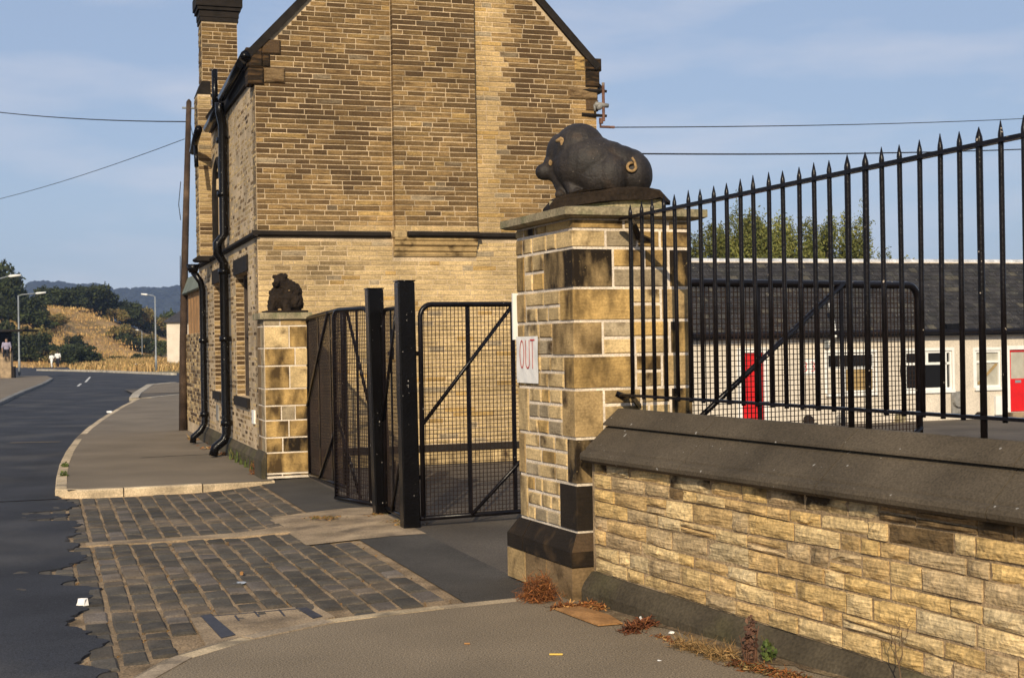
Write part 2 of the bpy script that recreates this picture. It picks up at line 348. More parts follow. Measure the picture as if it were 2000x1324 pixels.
# setts bed and concrete
sheet_grid('sett_bed', M['bed'], GATE, -4.2, -0.45, 16, -7.0, 5.05, 40, lambda x, y: road_z(x, y) - 0.011)
yard = sheet_grid('yard', M['yard'], GATE, 0.0, 60, 60, -14, 48, 62, yard_z)
sheet_grid('entrance_asphalt', M['apron'], GATE, -0.57, 0.0, 4, -4.4, -0.42, 10, lambda x, y: road_z(x, y) - 0.002 if ps((x, y))[0] < -0.01 else -0.012)
sheet_grid('entrance_asphalt_far', M['apron'], GATE, -0.62, 0.0, 4, 1.75, 5.2, 10, lambda x, y: road_z(x, y) - 0.002 if ps((x, y))[0] < -0.01 else -0.012)
sheet_grid('threshold_concrete', M['concrete'], GATE, -1.02, 0.02, 10, -0.42, 1.75, 16, lambda x, y: road_z(x, y) + 0.001)
mb = MB(); n = 26
for i in range(n):
    pass
def strip_poly(name, mat, a0, a1, b0f, b1f, n, dz):
    mb = MB(); vs = []
    for i in range(n + 1):
        a = a0 + (a1 - a0) * i / n
        for b in (b0f(a), b1f(a)):
            P = GATE.P(a, b, 0); vs.append((P[0], P[1], road_z(P[0], P[1]) + dz))
    m = len(vs); vs += [(p[0], p[1], p[2] - 0.03) for p in vs]
    mb.add(vs, [(2 * i, 2 * i + 2, 2 * i + 3, 2 * i + 1) for i in range(n)] + [(2 * i + k, 2 * i + 2 + k, m + 2 * i + 2 + k, m + 2 * i + k) for i in range(n) for k in (0, 1)] + [(0, 1, m + 1, m), (2 * n, 2 * n + 1, m + 2 * n + 1, m + 2 * n)]); return structure(mb, name, mat)
strip_poly('channel_concrete', M['concrete'], -2.75, -1.0, lambda a: 0.50 + 0.02 * math.sin(9 * a), lambda a: 0.72 + 0.04 * math.sin(7 * a + 1) + 0.25 * sstep(a, -1.8, -1.0), 20, 0.006)

# near kerb curve in the gateway frame: s as a function of p
KP = [(-3.05, -6.6), (-2.86, -5.6), (-2.68, -4.9), (-2.50, -4.55), (-2.26, -4.28), (-1.9, -4.02), (-1.5, -3.83), (-1.0, -3.72), (-0.6, -3.66), (-0.22, -3.62)]
def kerb_s(p):
    if p <= KP[0][0]: return -99
    for (p0, s0), (p1, s1) in zip(KP, KP[1:]):
        if p <= p1: return s0 + (s1 - s0) * (p - p0) / (p1 - p0)
    return KP[-1][1]
# setts, one object each (the farthest joined)
bed_parent = bpy.data.objects['sett_bed']
setts = []
PXW = 0.158
ncol = 15
rs = random.Random(21)
def sett_geo(mb, a0, a1, b0, b1, tone):
    pts = []
    hz_ = rs.uniform(-0.004, 0.006); tl = (rs.uniform(-0.004, 0.004), rs.uniform(-0.004, 0.004))
    for (a, b, ta, tb) in ((a0, b0, -1, -1), (a1, b0, 1, -1), (a1, b1, 1, 1), (a0, b1, -1, 1)):
        P = GATE.P(a + rs.uniform(-0.006, 0.006), b + rs.uniform(-0.01, 0.01), 0)
        pts.append((P[0], P[1], road_z(P[0], P[1]) + hz_ + tl[0] * ta + tl[1] * tb))
    c = V(*np.mean(pts, axis=0))
    low = [(p[0], p[1], p[2] - 0.04) for p in pts]
    rim = [(p[0], p[1], p[2] - 0.010) for p in pts]
    top = [tuple(c + (V(*p) - c) * 0.84) for p in pts]
    mb.add(low + rim + top + [tuple(c + V(0, 0, 0.003))],
           [(i, (i + 1) % 4, 4 + (i + 1) % 4, 4 + i) for i in range(4)] + [(4 + i, 4 + (i + 1) % 4, 8 + (i + 1) % 4, 8 + i) for i in range(4)]
           + [(8 + i, 8 + (i + 1) % 4, 12) for i in range(4)], tone)
for c in range(-3, ncol):
    a0 = -2.86 + c * PXW + rs.uniform(-0.004, 0.004)
    for (s0, s1) in ((-6.4, 0.46), (0.74, 4.72)):
        b = s0 + rs.uniform(0, 0.2)
        while b < s1 - 0.08:
            ln = rs.choice((0.22, 0.26, 0.3, 0.34, 0.38)) * rs.uniform(0.92, 1.08)
            b1 = min(b + ln, s1); am, bm = a0 + PXW / 2, (b + b1) / 2
            ok = bm - ln / 2 > kerb_s(am) + 0.06
            if c < 0:
                ok = ok and (2.5 < bm < 3.9 or -1.9 < bm < -0.6)
            if am > -0.58: ok = False
            if am > -1.02 and -0.5 < bm < 1.8: ok = False
            if -2.36 < am < -1.25 and bm < -3.45 + 0.35 * (am + 1.9): ok = False   # the drain slab
            if ok:
                k = rs.random(); gcol = rs.uniform(0.050, 0.085)
                tone = (gcol * 1.10, gcol * 0.94, gcol * 0.72) if k > 0.13 else (gcol * 1.7, gcol * 1.4, gcol * 1.12)
                P = GATE.P(am, bm, 0); setts.append((P[1], a0 + 0.012, a0 + PXW - 0.012, b + 0.014, b1 - 0.014, tone))
            b = b1
setts.sort(key=lambda q: q[0])
for q in setts[:300]:
    mb = MB(); sett_geo(mb, *q[1:5], q[5]); mb.build('sett', M['sett'], bed_parent)
mb = MB()
for q in setts[300:]: sett_geo(mb, *q[1:5], q[5])
if mb.n: mb.build('setts', M['sett'], bed_parent, kind='stuff')

# pavements
near = [GATE.P(p, s, 0) for p, s in KP][::-1]
mb = MB()
poly = [tuple(p[:2]) + (0.0,) for p in near] + [tuple(GATE.P(-3.2, -16, 0)[:2]) + (0.0,), (14, -8, 0.0), (5.2, 0.55, 0.0), (0.62, 8.65, 0.0), (0.35, 9.05, 0.0), (0.02, 8.9, 0.0)]
mb.add(poly, [tuple(range(len(poly)))]); structure(mb, 'near_pavement', M['pave'])
wallp = [CN + w_ * q - u_ * (-0.02) for q in (0.0, 5, 12, 25, 34)]
lft = kerb_pts
farpoly = [GATE.P(-0.5, 4.86, 0), GATE.P(-2.6, 4.86, 0), GATE.P(-2.85, 4.93, 0)] + lft[1:] + [gnd(345, 770), gnd(372, 770), gnd(395, 842), CN + w_ * 5 + u_ * 0.1, CN + u_ * 0.1, GATE.P(-0.3, 5.6, 0)]
mb = MB(); mb.add([(p[0], p[1], 0.0) for p in farpoly], [tuple(range(len(farpoly)))]); structure(mb, 'street_pavement', M['pave_far'])
p2 = [gnd(276, 768), gnd(300, 751), gnd(345, 747), gnd(400, 747), gnd(400, 766)]
mb = MB(); mb.add([(p[0], p[1], 0.0) for p in p2], [tuple(range(len(p2)))]); structure(mb, 'pavement_beyond', M['pave_far'])
# left hand pavement of the far side
p3 = [gnd(-120, 830, 0), gnd(0, 787, 0), gnd(45, 766, 0), gnd(90, 748, 0), gnd(104, 739, 0), gnd(92, 734, 0), gnd(0, 733, 0), gnd(-200, 733, 0)]
mb = MB(); mb.add([(p[0], p[1], 0.0) for p in p3], [tuple(range(len(p3)))]); structure(mb, 'opposite_pavement', M['pave_far'])

def kerb(name, pts, width, side, ztop, zbot, step, tones, seed):
    r = random.Random(seed); root = MB(); pts = [V(p[0], p[1], 0) for p in pts]
    # resample
    segs = []
    d = [0]
    for a, b in zip(pts, pts[1:]): d.append(d[-1] + np.linalg.norm(b - a))
    def pos(t):
        for i in range(len(d) - 1):
            if t <= d[i + 1] + 1e-9:
                k = (t - d[i]) / max(d[i + 1] - d[i], 1e-9); return pts[i] + (pts[i + 1] - pts[i]) * k
        return pts[-1]
    def nrm(t):
        q = pos(min(t + 0.05, d[-1])) - pos(max(t - 0.05, 0)); q /= np.linalg.norm(q); return V(q[1], -q[0], 0) * side
    t = 0; base = MB(); lo = []
    stones = []
    while t < d[-1] - 0.05:
        st = step(t) if callable(step) else step
        t1 = min(t + st * r.uniform(0.8, 1.25), d[-1])
        if d[-1] - t1 < 0.2: t1 = d[-1]
        stones.append((t, t1)); t = t1
    for i, (a, b) in enumerate(stones):
        m = MB(); n = max(1, int((b - a) / 0.35)); g_ = 0.007
        h = r.uniform(-0.004, 0.004); ring = []
        for k in range(n + 1):
            tt = a + g_ + (b - a - 2 * g_) * k / n; P = pos(tt); N = nrm(tt)
            ring.append([(P[0], P[1], zbot), (P[0] + N[0] * 0.0, P[1] + N[1] * 0.0, ztop + h - 0.014), (P[0] + N[0] * 0.014, P[1] + N[1] * 0.014, ztop + h + 0.003),
                         (P[0] + N[0] * width, P[1] + N[1] * width, ztop + h + 0.003), (P[0] + N[0] * width, P[1] + N[1] * width, zbot)])
        vs = [p for q in ring for p in q]
        fs = [(k * 5 + j, k * 5 + j + 1, (k + 1) * 5 + j + 1, (k + 1) * 5 + j) for k in range(n) for j in range(4)] + [(0, 1, 2, 3, 4), tuple(n * 5 + j for j in (4, 3, 2, 1, 0))]
        c = r.choice(tones); f = r.uniform(0.85, 1.1)
        m.add(vs, fs, tuple(q * f for q in c))
        if i == 0:
            base = m.build(name, M['kerb'], None, kind='structure')
        else: m.build('kerb_stone', M['kerb'], base)
    return base
KT = [(0.40, 0.31, 0.20), (0.36, 0.28, 0.19), (0.44, 0.34, 0.21)]
kerb('near_kerb', [GATE.P(p, s, 0) for p, s in KP], 0.115, 1, 0.0, -0.12, 0.62, KT, 4)
kc = [GATE.P(-0.45, 4.86, 0), GATE.P(-1.4, 4.84, 0), GATE.P(-2.5, 4.80, 0), GATE.P(-2.82, 4.86, 0), GATE.P(-2.98, 5.02, 0)] + [p + V(-0.02, 0, 0) for p in kerb_pts[1:]]
kerb('street_kerb', kc, 0.13, 1, 0.0, -0.16, lambda t: 0.8 if t < 8 else 1.6, [(0.50, 0.39, 0.25), (0.46, 0.36, 0.23), (0.54, 0.42, 0.27)], 5)
kerb('beyond_kerb', [gnd(345, 771), gnd(270, 778), gnd(276, 768), gnd(300, 751), gnd(345, 747)], 0.3, -1, 0.02, -0.1, 3, [(0.42, 0.36, 0.27)], 6)
kerb('junction_kerb', [gnd(80, 722), gnd(200, 724.5), gnd(345, 730)], 0.4, 1, 0.06, -0.1, 3, [(0.5, 0.45, 0.36)], 7)
kerb('opposite_kerb', [gnd(-60, 808), gnd(0, 787), gnd(45, 766), gnd(90, 748), gnd(104, 739)], 0.2, -1, 0.02, -0.1, 2, [(0.2, 0.19, 0.17)], 8)
for (x0, y0, x1, y1) in ((176, 736, 167, 746), (158, 749, 152, 754), (20, 864, 118, 862)):
    A, B = gnd(x0, y0, -0.07), gnd(x1, y1, -0.07); d = B - A; nl = np.linalg.norm(d); fr = Fr(V(A[0], A[1], -0.072), d / nl, V(d[1], -d[0], 0) / nl)
    mb = MB(); mb.add([fr.P(0, -0.06, 0), fr.P(nl, -0.06, 0), fr.P(nl, 0.06, 0), fr.P(0, 0.06, 0)], [(0, 1, 2, 3)])
    structure(mb, 'road_marking' if y0 < 860 else 'worn_road_joint', M['roadpaint'] if y0 < 860 else M['pave'])

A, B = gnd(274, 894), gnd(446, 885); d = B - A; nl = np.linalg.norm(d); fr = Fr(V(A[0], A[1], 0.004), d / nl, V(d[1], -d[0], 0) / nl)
mb = MB(); mb.add([fr.P(nl * k / 12, 0.035 * sg * (0.7 + 0.3 * math.sin(k * 2.1)) + 0.02 * math.sin(k), 0) for k in range(13) for sg in (-1, 1)], [(2 * k, 2 * k + 2, 2 * k + 3, 2 * k + 1) for k in range(12)]); structure(mb, 'pavement_dark_strip', M['apron'])  # thin wavy dark strip lying across the street pavement
# drain slab set in the setts by the near kerb
c1, c2, c3, c4 = gnd(372, 1206, -0.04), gnd(612, 1180, -0.04), gnd(655, 1203, -0.04), gnd(405, 1262, -0.04)
DR = thing('drain_cover', ((c1 + c3) / 2), 'worn concrete drain slab with two dark iron strips beside the near kerb', 'drain cover')
def slabz(p): return road_z(p[0], p[1])
mb = MB(); tp = [(p[0], p[1], slabz(p) + 0.003) for p in (c1, c2, c3, c4)]; mb.add(tp + [(p[0], p[1], p[2] - 0.06) for p in tp], [(0, 1, 2, 3), (0, 1, 5, 4), (1, 2, 6, 5), (2, 3, 7, 6), (3, 0, 4, 7)])
mb.build('slab', M['concrete'], DR)
for q in (((392, 1203), (412, 1200), (460, 1240), (432, 1246)), ((578, 1187), (594, 1184), (630, 1204), (612, 1208))):
    P = [gnd(*k, -0.042) for k in q]; t_ = [(p[0], p[1], slabz(p) + 0.008) for p in P]
    mb = MB(); mb.add(t_ + [(p[0], p[1], p[2] - 0.02) for p in t_], [(0, 1, 2, 3), (0, 1, 5, 4), (1, 2, 6, 5), (2, 3, 7, 6), (3, 0, 4, 7)]); mb.build('iron_strip', M['drain'], DR)
for q in ((459, 1202, 467, 1212), (497, 1194, 506, 1204), (545, 1190, 556, 1203), (400, 1204, 600, 1187)):
    A, B = gnd(q[0], q[1], -0.042), gnd(q[2], q[3], -0.042); d = B - A; l = np.linalg.norm(d); d /= l; n_ = V(d[1], -d[0], 0)
    fr = Fr(V(A[0], A[1], slabz(A) - 0.004), d, n_); mb = MB(); mb.box(fr, 0, l, -0.006, 0.006, 0, 0.010 + (slabz(B) - slabz(A)) * 0); mb.build('iron_bar', M['drain'], DR)

# ================================================================== STONEWORK
def brick_geo(mb, fr, a0, a1, c0, c1, front, depth=0.02, ch=0.004, tone=None, r=random):
    j = lambda q: r.uniform(-q, q)
    t = (j(0.0025), j(0.0025))
    v = [fr.P(a0, -depth, c0), fr.P(a1, -depth, c0), fr.P(a1, -depth, c1), fr.P(a0, -depth, c1)]
    v += [fr.P(a0, front - ch, c0), fr.P(a1, front - ch, c0), fr.P(a1, front - ch, c1), fr.P(a0, front - ch, c1)]
    v += [fr.P(a0 + ch, front - t[0] + j(.001), c0 + ch), fr.P(a1 - ch, front + t[0], c0 + ch + j(.003)), fr.P(a1 - ch, front + t[1], c1 - ch + j(.002)), fr.P(a0 + ch, front - t[1], c1 - ch)]
    fs = [(i, (i + 1) % 4, 4 + (i + 1) % 4, 4 + i) for i in range(4)] + [(4 + i, 4 + (i + 1) % 4, 8 + (i + 1) % 4, 8 + i) for i in range(4)] + [(8, 9, 10, 11)]
    mb.add(v, fs, tone)
def rock_geo(mb, cornerf, a0, a1, c0, c1, front, na, nc, amp, tone, r):
    """rock-faced stone: cornerf(a, b, k) with k in 0..1 up the course"""
    vs = []; 
    for j_ in range(nc + 1):
        for i in range(na + 1):
            e = 0 if i in (0, na) or j_ in (0, nc) else 1
            x = a0 + (a1 - a0) * i / na; y = c0 + (c1 - c0) * j_ / nc
            if e: b = front + r.uniform(-0.35, 1.0) * amp; x += r.uniform(-.2, .2) * (a1 - a0) / na; y += r.uniform(-.2, .2) * (c1 - c0) / nc
            else: b = front - 0.006 + r.uniform(-0.006, 0.003); 
            vs.append(cornerf(x, b, y))
    W = na + 1
    fs = [(j_ * W + i, j_ * W + i + 1, (j_ + 1) * W + i + 1, (j_ + 1) * W + i) for j_ in range(nc) for i in range(na)]
    ring = [i for i in range(W)] + [j_ * W + na for j_ in range(1, nc + 1)] + [nc * W + i for i in range(na - 1, -1, -1)] + [j_ * W for j_ in range(nc - 1, 0, -1)]
    k0 = len(vs)
    for q in ring:
        i, j_ = q % W, q // W
        vs.append(cornerf(a0 + (a1 - a0) * i / na, -0.03, c0 + (c1 - c0) * j_ / nc))
    m = len(ring)
    fs += [(ring[i], ring[(i + 1) % m], k0 + (i + 1) % m, k0 + i) for i in range(m)]
    mb.add(vs, fs, tone)
def sc(c, f): return (c[0] * f, c[1] * f, c[2] * f) + tuple(c[3:])
PAL = dict(light=(0.52, 0.375, 0.185), mid=(0.36, 0.245, 0.110), ochre=(0.45, 0.29, 0.105), brown=(0.195, 0.128, 0.062), dark=(0.080, 0.050, 0.026), black=(0.017, 0.011, 0.006), grey=(0.32, 0.25, 0.155))

# ------------------------------------------------------------------ the stone lodge
LODGE = thing('stone_lodge', CN, 'tall soot-stained stone lodge with steep gable and black drainpipes', 'house')
GF = Fr(CN, u_, -w_)            # gable: a = u
SF = Fr(CN, w_, -u_)            # street wall: a = s
GW, EAVE, LEN, RK = 4.78, 5.42, 7.3, 1.055
APEX = EAVE + RK * GW / 2
def rake(a): return EAVE + RK * min(a, GW - a) - 0.02
# gable core (mortar) with buttress
mb = MB()
core = [(0, 0), (GW, 0), (GW, EAVE), (GW / 2, APEX), (0, EAVE)]
vs = [GF.P(a, 0, c) for a, c in core] + [GF.P(a, -0.3, c) for a, c in core]
mb.add(vs, [(0, 1, 2, 3, 4), (9, 8, 7, 6, 5)] + [(i, (i + 1) % 5, 5 + (i + 1) % 5, 5 + i) for i in range(5)])
wall = mb.build('wall', M['mortar'], LODGE)
mb = MB(); BU0, BU1, BUD = 1.82, 2.96, 0.115
mb.add([GF.P(a, b, c) for b in (BUD, 0.001) for a, c in ((BU0, 3.12), (BU1, 3.12), (BU1, rake(BU1)), (GW / 2, APEX - 0.02), (BU0, rake(BU0)))],
       [(0, 1, 2, 3, 4)] + [(i, (i + 1) % 5, 5 + (i + 1) % 5, 5 + i) for i in range(5)])
mb.build('chimney_breast', M['mortar'], LODGE)
def g_tone(a, z, r):
    # share of dark bricks over the gable: rain and soot pattern of the real wall
    k = r.random()
    if z > 3.15:
        if a < BU0: pd = 0.82 + 0.10 * math.sin(3 * z) - 0.30 * sstep(a, 1.3, 1.8) - 0.15 * sstep(z, 5.6, 6.4)
        elif a < BU1: pd = 0.68 + 0.12 * math.sin(2.3 * z + 1) - 0.15 * sstep(a, 2.6, 1.9) * sstep(z, 4.2, 3.4)
        else:
            e = sstep(a, 3.25, 3.65) * (1 - 0.7 * sstep(a, 4.2, 4.6))
            pd = 0.02 + 0.88 * e * (0.55 + 0.45 * sstep(z, 3.7, 4.4))
        if z < 3.6: pd *= 0.75
    else:
        pd = 0.55 * (1 - sstep(a, 0.9, 1.6)) * sstep(z, 2.1, 2.6) + 0.03
    f = 0.5 * math.sin(a * 2.3 + 5.1 * z + 1.3) * math.sin(z * 7.7 - a * 0.9) + 0.5 * math.sin(a * 5.3 - z * 3.1) * math.sin(z * 13.1 + 2)
    x = pd * 0.98 + 0.22 * f * (0.3 + pd) + (k - 0.5) * (0.25 + 0.75 * pd)
    x = min(max(x, 0.0), 1.0)
    up = sstep(z, 3.0, 3.3)
    A = tuple(p + (q - p) * up * (1 - 0.6 * sstep(a, 3.0, 3.05) * sstep(a, 3.5, 3.3)) for p, q in zip(PAL['light'], (0.36, 0.228, 0.090))); B = (0.062, 0.037, 0.018)
    if r.random() < 0.07: A = PAL['ochre']
    if r.random() < 0.05: A = PAL['grey']
    c = tuple(p + (q - p) * (0.92 * x) for p, q in zip(A, B))
    return sc(c, r.uniform(0.86, 1.10)) + (0.85 * min(1, pd * 1.3) * (0.4 + 0.6 * up),)
rb = random.Random(31)
gb = []
def course_run(fr, a0, a1, z0, z1, tonef, out, off=0.0, clip=None, r=rb, lens=(0.15, 0.2, 0.24, 0.28, 0.34, 0.44), jt=(0.0052, 0.0056), pr=(0.003, 0.010)):
    a = a0; first = True
    while a < a1 - 0.02:
        l = r.choice(lens) * r.uniform(0.9, 1.1)
        if first: l *= r.uniform(0.5, 1); first = False
        b = min(a + l, a1)
        if a1 - b < 0.07: b = a1
        if clip is None or clip(a, b, z0, z1):
            out.append((fr, a + jt[0], b - jt[0], z0 + jt[1], z1 - jt[1], off + r.uniform(*pr), tonef((a + b) / 2, z0, r)))
        a = b
z = 0.27
while z < APEX - 0.1:
    h = 0.0665 * rb.uniform(0.9, 1.12); z1 = z + h
    if z < 3.05 < z1 or (3.05 <= z < 3.13): z = 3.135; continue
    lo = max(0.0, (z1 - EAVE) / RK + 0.04) if z1 > EAVE else 0.0
    hi = GW - lo
    if z < 3.05:
        blk = (1.80, 2.97) if z1 > 2.79 else None
        if blk:
            course_run(GF, lo, blk[0], z, z1, g_tone, gb); course_run(GF, blk[1], hi, z, z1, g_tone, gb)
        else: course_run(GF, lo, hi, z, z1, g_tone, gb)
    else:
        if lo < BU0: course_run(GF, lo, BU0 - 0.006, z, z1, g_tone, gb)
        if lo < BU1: course_run(GF, max(BU0 - 0.008, lo), min(BU1 + 0.008, hi), z, z1, g_tone, gb, BUD)
        if hi > BU1: course_run(GF, BU1 + 0.006, hi, z, z1, g_tone, gb)
    z = z1
vis = [q for q in gb if 0.3 < q[3] < 6.35 and q[1] < 4.7 and not (q[3] < 2.0 and q[1] > 2.8) and not (q[1] > 3.6 and q[3] < 4.2)]
vis.sort(key=lambda q: -(q[2] - q[1]))
big = set(id(q) for q in vis[:300]); mb = MB()
for q in gb:
    if id(q) in big:
        m1 = MB(); brick_geo(m1, *q[:6], tone=q[6], r=rb); m1.build('brick', M['brick'], wall)
    else: brick_geo(mb, *q[:6], tone=q[6], r=rb)
mb.build('bricks', M['brick'], wall, kind='stuff')
# plinth, string, corbel
pk = -0.06
while pk < GW:
    p2_ = min(pk + rb.uniform(0.4, 0.7), GW + 0.05); mb = MB(); mb.prism([(0.0, 0.0), (0.06, 0.0), (0.06, 0.165), (0.0, 0.165)], GF, pk + 0.004, p2_ - 0.004, tone=sc(PAL['light'], rb.uniform(0.6, 0.95))); mb.build('base_stone', M['dressed'], LODGE); pk = p2_
mb = MB(); mb.prism([(0.0, 0.168), (0.07, 0.168), (0.07, 0.185), (0.012, 0.262), (0.0, 0.262)], GF, -0.06, GW + 0.05); mb.build('plinth', M['soot'], LODGE)
STR = [(0.0, 3.052), (0.035, 3.052), (0.07, 3.075), (0.07, 3.105), (0.03, 3.130), (0.0, 3.134)]
mb = MB(); mb.prism(STR, GF, -0.068, 1.77); mb.prism(STR, GF, 2.99, GW + 0.05)
mb.prism([(b + (0.115 if b > 0 else 0.1), c + 0.001) for b, c in STR], GF, 1.98, BU1 + 0.02); mb.build('string_course', M['soot'], LODGE)
mb = MB(); mb.prism([(0.0, 2.80), (0.02, 2.80), (0.035, 2.83), (0.035, 2.86), (0.06, 2.875), (0.065, 2.93), (0.10, 2.955), (0.105, 3.0), (0.125, 3.02), (0.125, 3.052), (0.0, 3.052)], GF, BU0 - 0.01, BU1 + 0.005, tone=(0.40, 0.275, 0.125))
mb.prism([(0.0, 3.052), (0.13, 3.052), (0.13, 3.14), (0.0, 3.16)], GF, BU0 - 0.02, 1.97, tone=(0.42, 0.30, 0.15)); mb.build('corbel', M['dressed'], LODGE)
# kneelers
def kneel(a0, a1, z0, z1, d, tone):
    mb = MB(); brick_geo(mb, GF, a0, a1, z0, z1, d, 0.25, 0.02, tone, rb); mb.build('kneeler', M['brick'], LODGE)
kneel(-0.09, 0.115, 5.03, 5.24, 0.045, PAL['black']); kneel(-0.11, 0.10, 5.245, 5.50, 0.05, PAL['black']); kneel(0.09, 0.34, 5.43, 5.62, 0.04, PAL['dark']); kneel(0.12, 0.39, 5.06, 5.25, 0.04, PAL['brown'])
kneel(0.105, 0.20, 5.255, 5.425, 0.035, PAL['black'])
kneel(4.36, 4.80, 5.02, 5.19, 0.03, PAL['brown']); kneel(4.62, 4.83, 5.195, 5.42, 0.035, PAL['black']); kneel(4.46, 4.615, 5.42, 5.62, 0.025, PAL['ochre']); kneel(4.62, 4.86, 5.425, 5.60, 0.04, PAL['black'])
kneel(4.62, 4.81, 4.86, 5.015, 0.025, PAL['dark'])
# verge coping on both rakes, roof slabs
def rake_box(a0, a1, up0, up1, b0, b1):
    m = MB(); P = []
    for (a, up) in ((a0, up0), (a1, up0), (a1, up1), (a0, up1)):
        for b in (b0, b1): pass
    def pt(a, up, b):
        sgn = 1 if a0 < GW / 2 else -1
        z_ = EAVE + RK * (a if sgn > 0 else GW - a); return GF.P(a - sgn * up * 0.72, b, z_ + up * 0.69)
    m.box8(tone=(0.05, 0.048, 0.05), p=[pt(a0, up0, b0), pt(a1, up0, b0), pt(a1, up0, b1), pt(a0, up0, b1), pt(a0, up1, b0), pt(a1, up1, b0), pt(a1, up1, b1), pt(a0, up1, b1)]); return m
rake_box(-0.14, GW / 2, 0.0, 0.10, 0.055, -0.30).build('verge', M['soot'], LODGE)
rake_box(GW - 0.01, GW / 2, 0.0, 0.10, 0.055, -0.30).build('verge', M['soot'], LODGE)
rake_box(-0.05, GW / 2, -0.02, 0.06, -0.30, -6.3).build('roof', M['slate'], LODGE)
rake_box(GW + 0.22, GW / 2, -0.02, 0.06, -0.30, -LEN).build('roof', M['slate'], LODGE)
# street wall with real openings
HOLES = [(0.98, 2.25, 0.92, 2.66), (4.15, 5.0, 0.92, 2.66), (3.55, 4.5, 3.22, 4.15), (3.66, 4.39, 4.15, 4.42), (3.85, 4.20, 4.42, 4.56)]
def wall_holes(fr, a0, a1, c0, c1, holes, depth):
    mb = MB(); As = sorted({a0, a1, *[h[0] for h in holes], *[h[1] for h in holes]}); Cs = sorted({c0, c1, *[h[2] for h in holes], *[h[3] for h in holes]})
    inh = lambda a, c: any(h[0] < a < h[1] and h[2] < c < h[3] for h in holes)
    for i in range(len(As) - 1):
        for j in range(len(Cs) - 1):
            a, a2, c, c2 = As[i], As[i + 1], Cs[j], Cs[j + 1]; am, cm = (a + a2) / 2, (c + c2) / 2
            if not inh(am, cm): mb.add([fr.P(a, 0, c), fr.P(a2, 0, c), fr.P(a2, 0, c2), fr.P(a, 0, c2)], [(0, 1, 2, 3)])
            else:
                for (x, y, p, q) in ((a - .01, cm, (a, c), (a, c2)), (a2 + .01, cm, (a2, c), (a2, c2)), (am, c - .01, (a, c), (a2, c)), (am, c2 + .01, (a, c2), (a2, c2))):
                    if not inh(x, y): mb.add([fr.P(p[0], 0, p[1]), fr.P(q[0], 0, q[1]), fr.P(q[0], -depth, q[1]), fr.P(p[0], -depth, p[1])], [(0, 1, 2, 3)])
    return mb
swall = wall_holes(SF, 0.0, LEN, 0, EAVE, HOLES, 0.22).build('wall', M['mortar'], LODGE)
def s_tone(a, z, r):
    k = r.random() + (0.22 if z > 3.15 else 0)
    if k < 0.26: c = PAL['dark']
    elif k < 0.52: c = PAL['brown']
    elif k < 0.66: c = PAL['mid']
    elif k < 0.72: c = PAL['grey']
    else: c = PAL['light']
    return sc(c, r.uniform(0.85, 1.12)) + (0.35,)
sb = []
def sclip(a, b, z0, z1):
    return not any(a < h[1] and b > h[0] and z0 < h[3] and z1 > h[2] for h in HOLES)
z = 0.27
while z < EAVE - 0.07:
    z1 = z + 0.068 * rb.uniform(0.93, 1.08)
    if z1 > 3.05 and z < 3.135: z = 3.136; continue
    br = sorted([0.0, LEN] + [x for h in HOLES if z < h[3] and z1 > h[2] for x in (h[0], h[1])])
    for a, b in zip(br, br[1:]): course_run(SF, a, b, z, z1, s_tone, sb, clip=sclip, lens=(0.14, 0.18, 0.24, 0.3), jt=(0.020, 0.0105), pr=(-0.002, 0.003))
    z = z1
mb = MB()
for q in sb: brick_geo(mb, *q[:6], tone=q[6], r=rb)
mb.build('bricks', M['brick'], swall, kind='stuff')
# jamb bricks of the near window
jb = []
for js, zt_ in ((2.25, 2.6), (5.0, 2.6)):
    JF = Fr(SF.P(js, 0, 0), u_, -w_)   # faces the camera inside the opening
    z = 0.94
    while z < zt_:
        z1 = z + 0.07; jb.append((JF, 0.002, 0.115, z + 0.008, z1 - 0.008, 0.006, sc(random.choice([PAL['dark'], PAL['dark'], PAL['brown'], PAL['brown'], PAL['mid']]), 1))); z = z1
mb = MB()
for q in jb: brick_geo(mb, *q[:6], depth=0.004, tone=q[6], r=rb)
mb.build('jamb_bricks', M['brick'], swall, kind='stuff')
mb = MB(); mb.prism([(0.0, 0.0), (0.07, 0.0), (0.07, 0.17), (0.012, 0.262), (0.0, 0.262)], SF, -0.06, LEN); mb.build('plinth', M['plinth'], LODGE)
mb = MB(); mb.prism(STR, SF, -0.068, 5.03); mb.prism([(b + 0.21, c) if b > 0 else (0.0, c) for b, c in STR], SF, 5.0, 5.56); mb.prism(STR, SF, 5.561, LEN); mb.build('string_course', M['soot'], LODGE)
